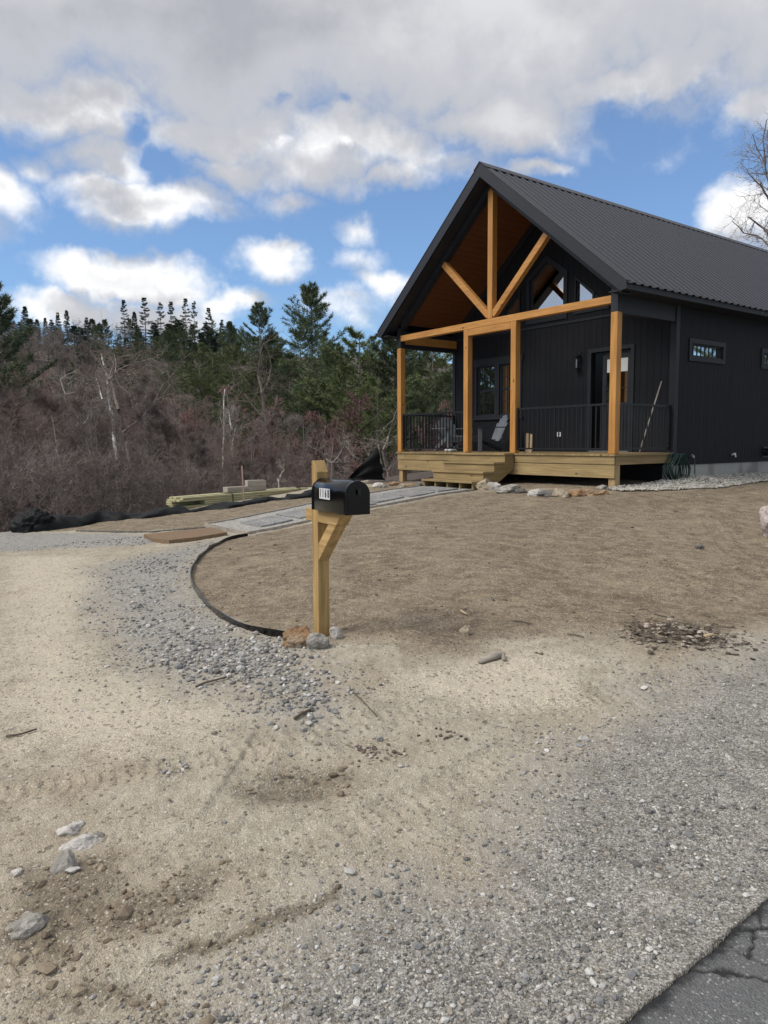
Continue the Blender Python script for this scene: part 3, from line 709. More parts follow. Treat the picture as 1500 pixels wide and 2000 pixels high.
# roof: ribbed metal sheets with real ribs, underside and rake boards
def roof_sheet(side):
    pr = []; t0, t1 = -.30, HL + .3; P = .2286; n = int((t1 - t0) / P)
    for i in range(n + 1):
        b = t0 + i * P
        pr += [(b, 0), (b + .095, 0), (b + .125, .024), (b + .185, .024), (b + .215, 0)]
    pr = [(t, h) for t, h in pr if t <= t1]
    e = 3.56; nx, nz = SL / math.hypot(1, SL), 1 / math.hypot(1, SL)
    vs = []; fs = []; m_ = len(pr); sg = -1 if side == 0 else 1
    for u in (0.0, e):
        for t, h in pr: vs.append((t, W / 2 + sg * (u + h * nx), ZR + .012 - SL * u + h * nz))
    for i in range(m_ - 1): fs.append((i, i + 1, m_ + i + 1, m_ + i))
    mb = MB(); mb.add(vs, fs); o = mb.build('roof_sheet', M['roof'], rf)
    return o
rf = MB()
for sg in (-1, 1):
    a = (W / 2, ZR); b = (W / 2 + sg * 3.52, ZR - SL * 3.52)
    rf.prism([a, b, (b[0], b[1] - .06), (W / 2, ZR - .06)], 0, -.27, HL + .28)
rf = rf.build('roof', M['rake'], house)
roof_sheet(0); roof_sheet(1)
cap = MB()
for sg in (-1, 1): cap.prism([(W / 2, ZR + .055), (W / 2 + sg * .17, ZR + .055 - SL * .17), (W / 2 + sg * .17, ZR + .048 - SL * .17), (W / 2, ZR + .048)], 0, -.32, HL + .32)
cap.build('ridge_cap', M['roof'], rf)
rk = MB()
for sg in (-1, 1):
    e = W / 2 + sg * 3.52; ez = ZR - SL * 3.52
    rk.prism([(W / 2, ZR + .01), (e, ez + .01), (e, ez - .11), (e - sg * .12, ez - .13), (W / 2, ZR - .245)], 0, -.305, -.271)
    rk.prism([(W / 2, ZR + .035), (e, ez + .035), (e, ez + .013), (W / 2, ZR + .013)], 0, -.312, -.20)
rk.build('rake_board', M['rake'], rf)
ev = MB()
for sg in (-1, 1):
    e = W / 2 + sg * 3.52; ez = ZR - SL * 3.52
    ev.box(-.268, HL + .27, min(e, e - sg * .025), max(e, e - sg * .025), ez - .115, ez - .062)
    ev.box(-.266, HL + .26, min(e - sg * .027, W / 2 + sg * (W / 2 + .002)), max(e - sg * .027, W / 2 + sg * (W / 2 + .002)), ez - .118, ez - .10)
ev.build('eave_fascia', M['black'], rf)
# soffit strip in front of the truss and pine ceiling inside the porch
so = MB(); ce = MB()
for sg in (-1, 1):
    def P(u, dz): return (W / 2 + sg * u, ZR - SL * u - dz)
    so.prism([P(0, .245), P(3.40, .245), P(3.40, .262), P(0, .262)], 0, -.268, -.003)
    ce.prism([P(0, .25), P(3.0, .25), P(3.0, .275), P(0, .275)], 0, .15, PDp - .03)
so.build('soffit', M['black'], house); 
def ceilm():
    m, t = mat('tongue_and_groove_pine'); s_ = t.sep(t.pos)
    fr = t.m('FRACT', t.m('MULTIPLY', s_[1], 1 / .105)); grv = t.ss(t.m('ABSOLUTE', t.m('SUBTRACT', fr, .5)), .45, .49)
    cid = t.m('FLOOR', t.m('MULTIPLY', s_[1], 1 / .105)); wn = t.new('ShaderNodeTexWhiteNoise', noise_dimensions='1D'); t.put(wn.inputs['W'], cid)
    v = t.vm('ADD', t.mapv(t.pos, (1.2, 14, 14)), t.comb(t.m('MULTIPLY', wn.outputs[0], 9), 0, 0)); n = t.noise(v, 1.5, 5, .6)
    k = t.ss(t.vor(t.mapv(v, (1, .35, .35)), 1.2, 'Distance'), .12, .04)
    c = t.mix(n, (.12, .040, .013), (.20, .072, .024)); c = t.mix(t.m('MULTIPLY', k, .7), c, (.06, .02, .008)); c = t.mix(t.m('MULTIPLY', grv, .8), c, (.03, .01, .004))
    return fin(t, c, .5, t.m('SUBTRACT', t.m('MULTIPLY', n, .2), grv), .5, .006)
ce.build('porch_ceiling', ceilm(), house)
# black rafters over the truss, corner columns' black tops, side headers
bk = MB()
for sg in (-1, 1):
    def P(u, dz): return (W / 2 + sg * u, ZR - SL * u - dz)
    bk.prism([P(0, .264), P(2.99, .264), P(2.99, .42), P(0, .42)], 0, .0, .146)
bk.build('gable_rafter', M['black'], house)
for y0, y1 in ((0, .14), (W - .14, W)): MB().box(.0, .141, y0, y1, 2.502, 2.98).build('column_cap', M['black'], house)
MB().box(.143, PDp - .024, .0, .14, 2.48, 2.90).build('side_header', M['black'], house); MB().box(.143, PDp - .024, W - .14, W, 2.50, 2.90).build('side_header', M['black'], house)
MB().box(.145, PDp - .03, W - .165, W - .142, 2.60, 2.79).build('header_trim', M['stain_x'], house)
# timber posts, tie beam, struts
for y0 in (0, 2.397, 3.79, W - .14):
    top = 2.50 if y0 in (0, W - .14) else 2.652
    MB().box(0, .14, y0, y0 + .14, 0.003, top).build('porch_post', M['stain'], house, bevel=.006)
MB().box(0.0, .14, .142, W - .142, 2.655, 2.793).build('tie_beam', M['stain_y'], house, bevel=.005)
MB().box(.003, .137, 2.539, 3.788, 2.514, 2.652).build('door_beam', M['stain_y'], house, bevel=.005)
MB().box(.0, .14, W / 2 - .07, W / 2 + .07, 2.795, ZR - .42 + .03).build('king_post', M['stain'], house, bevel=.005)
MB().bar((.07, 3.20, 2.86), (.07, 4.675, 4.235), .134, .115, (1, 0, 0)).build('truss_strut', M['stain_y'], house, bevel=.004)
MB().bar((.07, 3.08, 2.86), (.07, 1.605, 4.235), .134, .115, (1, 0, 0)).build('truss_strut', M['stain_y'], house, bevel=.004)
# deck: boards across the depth, framing skirts, posts below
dk = MB(); y = -.03
i = 0
while y < W + .02:
    y1 = min(y + .137, W + .03); dk.box(-.03, PDp - .024, y, y1, -.036, 0.0); y = y1 + .006
dk.build('deck_floor', M['pt_x'], house)
sk = MB()
sk.box(-.004, .032, .0, 2.395, -.186, -.038); sk.box(-.004, .032, 3.94, W, -.186, -.038)
sk.box(.006, .04, .0, W, -.432, -.198)
sk.box(-.036, -.002, 0, W, -.43, -.42) if False else None
sk.build('deck_skirt', M['pt_y'], house)
MB().box(.041, PDp - .02, -.004, .032, -.195, -.038).build('deck_side_skirt', M['pt_x'], house); MB().box(.041, PDp - .02, W - .032, W + .002, -.26, -.038).build('deck_side_skirt', M['pt_x'], house)
jb = MB()
for k in range(1, 14): jb.box(.05, PDp - .03, k * .45, k * .45 + .038, -.19, -.04)
jb.build('deck_joists', M['pt_x'], house)
for y0 in (.006, W / 2, W - .146):
    MB().box(.042, .18, y0, y0 + .14, -1.2, -.04).build('deck_support', M['pt_z'], house)
# porch steps
st = MB()
for yy in (2.42, 2.90, 3.40, 3.87): 
    pass
steps = MB()
prof = [(-1.15, -.578), (-.85, -.578), (-.85, -.398), (-.55, -.398), (-.55, -.218), (-.25, -.218), (-.25, -.038), (-.004, -.038), (-.004, -.32), (-.80, -.80), (-1.15, -.80)]
for yy in (2.415, 2.78, 3.155, 3.53, 3.882): steps.prism([(a, b) for a, b in prof], 1, yy, yy + .038)
# prism axis 1 inserts y between (x,z)
stp = steps.build('porch_steps', M['pt_x'], house)
for k in range(4):
    x1 = -.30 * k; z1 = -.18 * k
    MB().box(-.30 * (k + 1), (x1 + .02) if k else -.032, 2.395 + .0 * k, 3.935, z1 - .036, z1 - .0005 if k else -.0005).build('tread', M['pt_y'], stp)
    if k < 3: MB().box(-.30 * (k + 1) + .030, -.30 * (k + 1) + .048, 2.412, 3.925, z1 - .178, z1 - .037).build('riser', M['pt_y'], stp)
# railings
def railing(p0, p1, axis):
    """p0..p1 along axis (0 depth, 1 across) at the other coordinate c"""
    (a0, a1, c) = (p0, p1, axis[1]); ax = axis[0]
    mb = MB()
    def bx(u0, u1, v0, v1, z0, z1):
        if ax == 1: mb.box(v0, v1, u0, u1, z0, z1)
        else: mb.box(u0, u1, v0, v1, z0, z1)
    bx(a0, a1, c - .022, c + .022, .875, .912); bx(a0, a1, c - .015, c + .015, .075, .105)
    bx(a0 + .002, a0 + .035, c - .026, c + .026, .06, .918); bx(a1 - .035, a1 - .002, c - .026, c + .026, .06, .918)
    o = mb.build('railing', M['black_metal'], house)
    n = max(2, round((a1 - a0) / .105)); mesh0 = None
    for i in range(1, n):
        u = a0 + (a1 - a0) * i / n
        if mesh0 is None:
            b_ = MB().box(-.009, .009, -.009, .009, .105, .875).build('baluster', M['black_metal'], o); mesh0 = b_.data
        else:
            b_ = bpy.data.objects.new('baluster', mesh0); col.objects.link(b_); b_.parent = o
        b_.location = (c, u, 0) if ax == 1 else (u, c, 0)
railing(.142, 2.395, (1, .07)); railing(3.932, W - .142, (1, .07)); railing(.142, PDp - .03, (0, .07)); railing(.142, PDp - .03, (0, W - .07))
# windows
def inset(poly, d):
    c = Vector((sum(p[0] for p in poly) / len(poly), sum(p[1] for p in poly) / len(poly))); out = []
    n = len(poly)
    for i in range(n):
        p, a, b = Vector(poly[i]), Vector(poly[i - 1]), Vector(poly[(i + 1) % n])
        e1 = (p - a).normalized(); e2 = (b - p).normalized(); n1 = Vector((-e1.y, e1.x)); n2 = Vector((-e2.y, e2.x))
        if (c - p).dot(n1) < 0: n1 = -n1
        if (c - p).dot(n2) < 0: n2 = -n2
        bis = (n1 + n2); k = d / max(.35, (bis.length / 2) ** 2) / 2; out.append(tuple(p + bis * k))
    return out
def ring(mb, outer, inner, x0, x1, ax=0):
    n = len(outer)
    def V3(p, h): return (h, p[0], p[1]) if ax == 0 else (p[0], h, p[1])
    vs = [V3(p, h) for h in (x0, x1) for ring_ in (outer, inner) for p in ring_]
    fs = []
    for i in range(n):
        j = (i + 1) % n
        fs += [(i, j, n + j, n + i), (2 * n + i, 3 * n + i, 3 * n + j, 2 * n + j), (i, 2 * n + i, 2 * n + j, j), (n + i, n + j, 3 * n + j, 3 * n + i)]
    mb.add(vs, fs)
def window(poly, muntins=(), trim=.09, rail=None):
    mb = MB(); ring(mb, inset(poly, -trim), inset(poly, .002), PDp - .028, PDp - .001); ring(mb, inset(poly, .003), inset(poly, .035), PDp + .012, PDp + .075)
    o = mb.build('window', M['black'], house)
    MB().prism(inset(poly, .03), 0, PDp + .046, PDp + .052).build('pane', M['glass'], o)
    if muntins or rail:
        q = MB()
        for (a, b, c, d) in muntins: q.box(PDp + .034, PDp + .045, a, b, c, d)
        if rail: q.box(PDp + .022, PDp + .075, *rail)
        q.build('muntin', M['black'], o)
    return o
window(PEN, trim=.10); window(TRA, trim=.05); window(TRB, trim=.045); window(TLA, trim=.05); window(TLB, trim=.045)
for y0, y1 in ((4.76, 5.39), (3.96, 4.62)):
    mu = [(y0 + (y1 - y0) * k / 3 - .007, y0 + (y1 - y0) * k / 3 + .007, .90, 2.05) for k in (1, 2)] + [(y0 + .04, y1 - .04, z - .007, z + .007) for z in (1.19, 1.77)]
    window(rect(y0, y1, .87, 2.08), mu, .068 if y0 > 4.5 else .068, (y0 + .036, y1 - .036, 1.46, 1.51))
MB().box(PDp - .034, PDp - .029, 3.86, 5.49, 2.10, 2.26).build('window_head_trim', M['black'], house); MB().box(PDp - .05, PDp - .029, 3.84, 5.51, .77, .82).build('window_sill', M['black'], house)
for t0, t1, z0, z1 in SIDEW:
    mb = MB(); po = rect(t0, t1, z0, z1); ring(mb, inset(po, -.09), inset(po, .002), -.028, -.001, 1); ring(mb, inset(po, .003), inset(po, .03), .01, .075, 1)
    o = mb.build('window', M['black'], house)
    MB().prism(inset(po, .026), 1, .046, .052).build('pane', M['glass'], o)
    q = MB(); n = 8
    for k in range(1, n): u = t0 + (t1 - t0) * k / n; q.box(u - .006, u + .006, .034, .045, z0 + .03, z1 - .03)
    q.build('muntin', M['black'], o)
# door in its recess with a blind behind the upper glass
dr = MB(); dpoly = rect(.97, 1.93, .03, 2.09)
ring(dr, rect(.885, 2.015, -.0, 2.17), rect(.968, 1.932, .032, 2.088), PDp - .03, PDp - .001)
df = dr.build('door_frame', M['black'], house)
DL = [rect(1.08, 1.60, 1.02, 1.93)]
dl = carve(MB().box(PDp + .05, PDp + .095, .99, 1.69, .035, 2.08), [cutter(DL[0], PDp, PDp + .2)], 'door', M['black'], house)
MB().prism(rect(1.07, 1.61, 1.01, 1.94), 0, PDp + .068, PDp + .074).build('pane', M['glass'], dl)
dm = MB(); dm.box(PDp + .055, PDp + .066, 1.08, 1.60, 1.312, 1.328); dm.build('muntin', M['black'], dl)
MB().box(PDp + .062, PDp + .066, 1.09, 1.59, 1.65, 1.925).build('blind', M['paper'], dl)
dp = MB(); ring(dp, rect(1.10, 1.58, .18, .88), rect(1.14, 1.54, .22, .84), PDp + .043, PDp + .05); dp.build('door_panel', M['black'], dl)
MB().tube([(PDp + .05, 1.64, 1.0), (PDp - .01, 1.64, 1.0)], .022, 12).build('handle', M['galv'], dl)
MB().box(PDp + .05, PDp + .095, 1.695, 1.925, .035, 2.08).build('door_side_panel', M['gloss_black'], house)
MB().box(PDp - .05, PDp + .04, .97, 1.93, .004, .03).build('door_sill', M['galv'], house)
# lantern, outlets, taps, vent
ln = MB(); cx, cz = 2.26, 1.95
ln.box(PDp - .015, PDp - .001, cx - .035, cx + .035, cz - .02, cz + .19); ln.box(PDp - .15, PDp - .02, cx - .065, cx + .065, cz + .085, cz + .10); ln.box(PDp - .15, PDp - .02, cx - .065, cx + .065, cz - .17, cz - .155)
for a in (-.06, .052):
    for b in (-.145, -.033): ln.box(PDp + b, PDp + b + .008, cx + a, cx + a + .008, cz - .155, cz + .085)
ln.box(PDp - .10, PDp - .01, cx - .012, cx + .012, cz + .10, cz + .125); ln.prism([(cx - .06, cz + .10), (cx + .06, cz + .10), (cx + .02, cz + .14), (cx - .02, cz + .14)], 0, PDp - .14, PDp - .03)
ln = ln.build('wall_lantern', M['black_metal'], house)
MB().tube([(PDp - .085, cx, cz - .155), (PDp - .085, cx, cz + .03)], .022, 10).build('lantern_glass', M['galv'], ln)
ol = MB(); ring(ol, rect(2.725, 2.825, .335, .435), rect(2.75, 2.80, .365, .405), PDp - .014, PDp - .002); ol.build('outlet_cover', M['white'], house)
def on_side(px, py):
    """local (t, z) where a sight line meets the right-hand wall"""
    r = ray(px, py); l = Vector((-sy, cy)); b = Vector((cy, sy)); o = Vector((HX, HY))
    k = o.dot(l) / (r.x * l.x + r.y * l.y); return (Vector((r.x, r.y)) * k - o).dot(b), r.z * k + CZ - HZ
t_, z_ = on_side(1347, 891)
sp = MB(); sp.tube([(t_, -.001, z_), (t_, -.07, z_), (t_, -.10, z_ - .03)], .014, 8); sp.tube([(t_ + .06, -.06, z_ - .01), (t_ - .03, -.07, z_ + .03)], .018, 8)
sp.build('water_tap', M['galv'], house)
t2_, z2_ = on_side(1429, 888)
sp = MB(); sp.tube([(t2_, -.001, z2_), (t2_, -.08, z2_), (t2_, -.09, z2_ - .05)], .016, 8); sp.tube([(t2_ - .045, -.06, z2_ + .02), (t2_ + .045, -.06, z2_ + .02)], .015, 8); sp.build('water_tap', M['white'], house)
t3_, z3_ = on_side(1494, 883)
vp = MB(); vp.tube([(t3_, -.001, z3_), (t3_, -.13, z3_)], [.085, .085], 18); vp.box(t3_ - .13, t3_ + .13, -.012, -.001, z3_ - .12, z3_ + .12); vp = vp.build('dryer_vent', M['black_metal'], house)
MB().box(t3_ - .09, t3_ + .09, -.16, -.02, z3_ + .088, z3_ + .10).build('vent_cover', M['galv'], vp)
# downlights seen through the gable glass
for (t, y, z) in ((3.1, 4.05, 3.55), (3.4, 2.5, 3.6)):
    MB().tube([(t, y, z), (t, y, z - .02)], .075, 18).build('downlight', M['lamp'], house)

# ------------------------------------------------------------ garden hose hung on the deck corner
hs = MB(); rnd = random.Random(3)
for k in range(11):
    t0 = 1.72 + rnd.uniform(-.05, .12); a = rnd.uniform(.17, .30); zb = rnd.uniform(-.60, -.50); off = -.05 - .018 * k; ph = rnd.uniform(-.2, .35)
    pts = []
    for i in range(26):
        q = 2 * math.pi * i / 26; zz = math.cos(q); wv = a * (1 - .55 * max(0, zz)) * (1.1 - .2 * zz)
        pts.append(h2w(t0 + ph * .35 * (1 - zz) / 2 + math.sin(q) * wv, off + .012 * math.sin(3 * q + k), (-.02 + zb) / 2 + zz * (-.02 - zb) / 2))
    hs.tube(pts, .0105, 8, closed=True)
hs.tube([h2w(t_, -.10, z_ - .03), h2w(t_ + .01, -.11, z_ - .2), h2w(t_ - .0, -.13, -.62), h2w(t_ - .25, -.22, -.66), h2w(2.1, -.16, -.60)], .011, 8)
tag(hs.build('garden_hose', M['hose'], None, True), 'dark green garden hose coiled at the corner of the deck', 'garden hose')
# broom handle leaning inside the side railing
tag(MB().tube([h2w(.99, .16, .012), h2w(1.30, .15, .68), h2w(1.60, .13, 1.36)], [.013, .013, .012], 10).build('broom_handle', M['grey_wood'], None, True), 'long pale stick leaning against the side railing of the porch', 'stick')

# ------------------------------------------------------------ porch chairs
def chair(label, t, s, ang, m1):
    """adirondack chair facing local +y of its own frame"""
    p = h2w(t, s, .001); r = empty('porch_chair', p, YAW + ang, label, 'chair', 'chairs on the porch')
    q = MB()
    for k in range(5): yk = .30 - k * .105; q.bar((-.27, yk, .36 - k * .032), (.27, yk, .36 - k * .032), .094, .02, (0, .29, 1))
    q.build('seat', m1, r)
    b = MB()
    for k in range(-3, 4):
        h = .66 - .022 * k * k; x = k * .075
        b.bar((x * .86, -.16, .22), (x * 1.12, -.16 - h * .42, .22 + h * .96), .066, .018, (0, 1, .4))
    for z in (.12, .42): b.bar((-.26, -.17 - z * .42, .24 + z * .96 - .03), (.26, -.17 - z * .42, .24 + z * .96 - .03), .018, .06, (0, -.4, 1))
    b.build('backrest', M['grey_paint'], r)  # on the dark chair this grey stands in for light caught by the back
    for sx_ in (-1, 1):
        MB().bar((sx_ * .33, .40, .56), (sx_ * .33, -.34, .56), .12, .022).build('armrest', m1, r)
        MB().bar((sx_ * .29, .33, 0), (sx_ * .29, .33, .548), .022, .09, (0, 1, 0)).build('front_leg', M['grey_paint'], r)
        MB().bar((sx_ * .265, .34, .36), (sx_ * .265, -.46, .03), .022, .10).build('rear_leg', m1, r)
    MB().bar((-.27, .355, .30), (.27, .355, .30), .02, .12, (0, 0, 1)).build('apron', m1, r)
    return r
chair('dark slatted lounge chair seen side-on between the two middle porch posts', 1.05, 4.2, 1.2, M['black_metal'])
chair('dark slatted lounge chair behind the left front railing', 1.05, 5.45, math.pi * .92, M['grey_paint'])
wsh = MB()
for dy in (0, .13):
    c = (.42, 4.86 + dy)
    pts = [h2w(c[0] + a, c[1], z + .001) for a, z in ((0, .03), (.06, .045), (.13, .05), (.2, .035), (.25, .025))]
    wsh.tube(pts, [.03, .042, .045, .038, .02], 10)
tag(wsh.build('white_shoes', M['white'], None, True), 'small white pair of shoes on the deck behind the left railing', 'shoes')
for k, (s_, h) in enumerate(((2.25, .38), (2.33, .40))):
    o = MB().box(-.02, .02, -.045, .045, 0, h * 1.0).build('leaning_board', M['pale_wood']); o.location = h2w(.30, s_, .002); o.rotation_euler = (R(4), 0, YAW)
    tag(o, ('short pale board standing by the right middle porch post, nearer the post' if k else 'short pale board standing by the right middle porch post, farther from the post'), 'board', 'boards stood on the porch')

# ------------------------------------------------------------ walkway: timber edging, gravel bed, slabs
def wz(t, s):
    p = h2w(t, s); return tz(p.x, p.y)
_pt = np.linspace(-6.3, -1.0, 22); _ph = []
for a_ in _pt: _ph.append(max(tz(*h2w(a_, b_)[:2]) for b_ in np.linspace(2.3, 4.05, 9)))
_ph = np.convolve(np.r_[_ph[0], _ph, _ph[-1]], [.25, .5, .25], 'valid') + .016
def path_frame(t):            # height of the path surface along its run
    return np.interp(t, _pt, _ph)
PT0, PT1, PS0, PS1 = -6.02, -1.20, 2.36, 3.98
pv = []; 
ts = np.linspace(PT0 + .03, PT1 + .1, 60); ssn = np.linspace(PS0 + .03, PS1 - .03, 24)
T_, S_ = np.meshgrid(ts, ssn); px_ = HX + T_ * cy - S_ * sy; py_ = HY + T_ * sy + S_ * cy
pz_ = path_frame(T_) + .006 * fbm(px_ * 9, py_ * 9, 3)
idx = np.arange(T_.size).reshape(T_.shape); F = np.stack([idx[:-1, :-1], idx[:-1, 1:], idx[1:, 1:], idx[1:, :-1]], -1).reshape(-1, 4)
pm, t = mat('path_grit'); g1 = t.sep(t.vor(t.wpos, 55, 'Color')); n = t.noise(t.wpos, 6, 5, .6)
c = t.mix(g1[0], (.18, .175, .165), (.48, .465, .435)); c = t.mix(t.ss(n, .45, .7, 0, .35), c, (.30, .26, .19))
fin(t, c, .95, t.m('SUBTRACT', 1.0, t.vor(t.wpos, 55, 'Distance')), .8, .01)
tag(npmesh('path', np.stack([px_, py_, pz_], -1).reshape(-1, 3), F, pm, None, True), kind='structure')
def strip_edge(pts, wd, up, dn, name, material, label, cat, group=None, lean=0):
    """a standing strip that follows the ground"""
    vs = []; fs = []; n = len(pts)
    for i, p in enumerate(pts):
        p = Vector(p); a = Vector(pts[max(i - 1, 0)]); b = Vector(pts[min(i + 1, n - 1)]); d = (b - a); d.z = 0; d.normalize(); nn = Vector((-d.y, d.x, 0)) * wd / 2
        for q in (p - nn + Vector((0, 0, -dn)), p + nn + Vector((0, 0, -dn)), p + nn * 1.0 + Vector((0, 0, up)), p - nn + Vector((0, 0, up))): vs.append(q)
    for i in range(n - 1):
        for k in range(4): fs.append((i * 4 + k, i * 4 + (k + 1) % 4, i * 4 + 4 + (k + 1) % 4, i * 4 + 4 + k))
    fs += [(3, 2, 1, 0), (4 * n - 4, 4 * n - 3, 4 * n - 2, 4 * n - 1)]
    m_ = MB(); m_.add(vs, fs); return tag(m_.build(name, material), label, cat, group)
def pathpt(t, s, dz=0): p = h2w(t, s); return (p.x, p.y, float(path_frame(t)) + dz)
for s_, nm in ((PS0, 'right'), (PS1, 'left')):
    strip_edge([pathpt(t, s_) for t in np.linspace(PT0, PT1 + (.0 if s_ < 3 else .0), 12)], .038, .022, .12, 'path_edging', M['grey_wood'],
               ('timber edging board along the yard side of the slab path' if nm == 'right' else 'timber edging board along the far side of the slab path, nearer the lumber'), 'edging', 'timber edging of the slab path')
strip_edge([pathpt(PT0 - .02, s) for s in np.linspace(PS0 - .02, PS1 + .02, 8)], .038, .02, .12, 'path_edging', M['grey_wood'], 'timber edging board across the driveway end of the slab path', 'edging', 'timber edging of the slab path')
slabs = [(-5.35, 3.05, .62, .78), (-4.55, 3.12, .70, .85), (-3.72, 3.02, .66, .95), (-2.95, 3.14, .64, .9), (-2.22, 3.08, .58, .92), (-1.55, 3.12, .55, .88)]
SL_L = ['grey stone slab set in the path, nearest the driveway end', 'grey stone slab in the path, second from the driveway end', 'grey stone slab in the path seen just left of the mailbox', 'grey stone slab in the path seen just right of the mailbox', 'grey stone slab in the path, last but one before the porch steps', 'grey stone slab in the path right before the porch steps']
for (t0, s0, a, b), lb in zip(slabs, SL_L):
    rnd = random.Random(int(t0 * 100)); vs = []
    o = [(-a/2, -b/2), (-a/6, -b/2 - .02), (a/2 - .01, -b/2 + .01), (a/2, 0), (a/2 + .01, b/2), (0, b/2 - .015), (-a/2, b/2), (-a/2 - .012, .1)]
    mb = MB(); n = len(o)
    for dz in (-.03, .026, .03):
        for p, q in o:
            k = 1 if dz < .03 else .97; P = pathpt(t0 + p * k + rnd.uniform(-.008, .008), s0 + q * k, dz); vs.append(P)
    mb.add(vs, [tuple(range(2 * n, 3 * n))] + [(r_ * n + i, r_ * n + (i + 1) % n, (r_ + 1) * n + (i + 1) % n, (r_ + 1) * n + i) for r_ in (0, 1) for i in range(n)])
    tag(mb.build('stone_slab', M['slab']), lb, 'stone slab', 'stone slabs of the path')
# curved black edging of the yard
def smooth_curve(P, n):
    P = np.array(P); d = np.r_[0, np.cumsum(np.hypot(*np.diff(P, axis=0).T))]; u = np.linspace(0, d[-1], n)
    x = np.interp(u, d, P[:, 0]); y = np.interp(u, d, P[:, 1])
    for _ in range(4): x[1:-1] = (x[:-2] + 2 * x[1:-1] + x[2:]) / 4; y[1:-1] = (y[:-2] + 2 * y[1:-1] + y[2:]) / 4
    return x, y
ex, ey = smooth_curve(EDGE_W, 80)
ez = terrain(ex, ey, False)
o = strip_edge([(a, b, c_ + .008 * math.sin(i * .5) + .012) for i, (a, b, c_) in enumerate(zip(ex, ey, ez))], .010, .034, .08, 'landscape_edging', M['gloss_black'], 'curved black plastic edging strip between the gravel driveway and the yard', 'edging')

# ------------------------------------------------------------ rocks
def rock(p, size, material, label, group=None, seed=0, name='rock', flat=.7, sink=.22, rz=None, rough=.32):
    rnd = random.Random(seed); bm = bmesh.new(); bmesh.ops.create_icosphere(bm, subdivisions=4, radius=.5)
    sx_, sy_, sz_ = size; off = (rnd.uniform(0, 50), rnd.uniform(0, 50), rnd.uniform(0, 50))
    from mathutils import noise as mn
    pl = [Vector((rnd.uniform(-1, 1), rnd.uniform(-1, 1), rnd.uniform(-.6, 1))).normalized() for _ in range(9)]; dd = [rnd.uniform(.30, .44) for _ in pl]
    for v in bm.verts:
        c = v.co.copy(); k = 1 + rough * mn.noise(c * 2.2 + Vector(off)) + .15 * mn.noise(c * 6 + Vector(off)) + .07 * mn.noise(c * 15 + Vector(off))
        for n_, d_ in zip(pl, dd):
            q = c.dot(n_)
            if q > d_: c -= n_ * (q - d_) * .85
        v.co = Vector((c.x * k * sx_ * 1.12, c.y * k * sy_ * 1.12, c.z * k * sz_ * 1.12))
    me = bpy.data.meshes.new(name); bm.to_mesh(me); bm.free(); me.materials.append(material)
    for p_ in me.polygons: p_.use_smooth = False
    me.shade_smooth() if size[0] < .12 else None
    o = bpy.data.objects.new(name, me); col.objects.link(o)
    o.location = (p[0], p[1], p[2] + sz_ * (.5 - sink)); o.rotation_euler = (rnd.uniform(-.15, .15), rnd.uniform(-.15, .15), rnd.uniform(0, 6.28) if rz is None else rz)
    return tag(o, label, 'rock', group)
def rpx(px, py, wpx, hpx, material, label, group=None, seed=0, **k):
    """rock whose foot is at this photo point; size from its distance"""
    g_ = gpx(px, py); s_ = g_.length / FPX; wd = wpx * s_; ht = hpx * s_
    rz = k.pop('rz', math.atan2(-g_.x, g_.y)); dp = k.pop('depth', .8)
    return rock((g_.x * (1 + wd * dp / 2 / g_.y), g_.y + wd * dp / 2, g_.z), (wd, wd * dp, ht / .8), material, label, group, seed, rz=rz, **k)
rpx(583, 1266, 60, 40, M['rock_rust'], 'rusty brown angular rock left of the mailbox post', 'rocks around the mailbox post', 3, depth=.8)
rpx(621, 1271, 40, 31, M['rock_grey'], 'grey brown rock right in front of the mailbox post', 'rocks around the mailbox post', 8)
rpx(656, 1250, 24, 27, M['rock_pale'], 'whitish rock at the right foot of the mailbox post', 'rocks around the mailbox post', 12)
g_ = 'rocks laid in a row along the front of the deck'
RK = [(944,957,30,20,'rock_tan','round tan rock beside the foot of the steps'),(966,957,24,15,'rock_pale','pale pointed rock next to the round tan one by the steps'),(994,963,44,14,'rock_grey','long grey rock third from the steps in the row along the deck'),(1018,964,26,10,'rock_dark','small dark brown rock in the row left of the cream one'),
      (1046,969,34,14,'rock_pale','cream white jagged rock in the row along the deck'),(1068,971,28,13,'rock_dark','dark greenish grey rock between the cream one and the banded one'),(1096,972,30,17,'rock_tan','squarish banded tan rock in the row along the deck'),(1124,970,32,15,'rock_rust','orange brown rock in the row along the deck'),
      (1152,969,34,13,'rock_rust','flat brown rock near the corner support of the deck'),(1176,967,22,8,'rock_rust','low brown rock at the foot of the corner support'),(1177,956,20,9,'rock_grey','light grey rock lying up against the corner support of the deck'),(1213,957,16,9,'rock_grey','small grey rock just right of the corner support'),(1243,956,16,6,'rock_grey','low grey rock at the edge of the white pebbles near the corner support')]
for i, (a, b, c_, d_, m_, lb) in enumerate(RK): rpx(a, b, c_, d_, M[m_], lb, g_, 20 + i, flat=.8)
g_ = 'low rocks below the left end of the deck'
RL = [(741,952,22,10,'rock_pale','pale flat rock just right of the standing black fabric'),(752,953,12,7,'rock_grey','small grey rock next to the pale one by the black fabric'),(769,949,22,8,'rock_rust','reddish rock just left of the left deck support'),(787,952,17,7,'rock_tan','tan rock in front of the left deck support'),(803,952,20,8,'rock_rust','reddish brown rock just right of the left deck support'),(819,951,18,8,'rock_dark','dark reddish rock nearest the left end of the steps')]
for i, (a, b, c_, d_, m_, lb) in enumerate(RL): rpx(a, b, c_, d_, M[m_], lb, g_, 50 + i)
g_ = 'loose rocks in the left foreground'
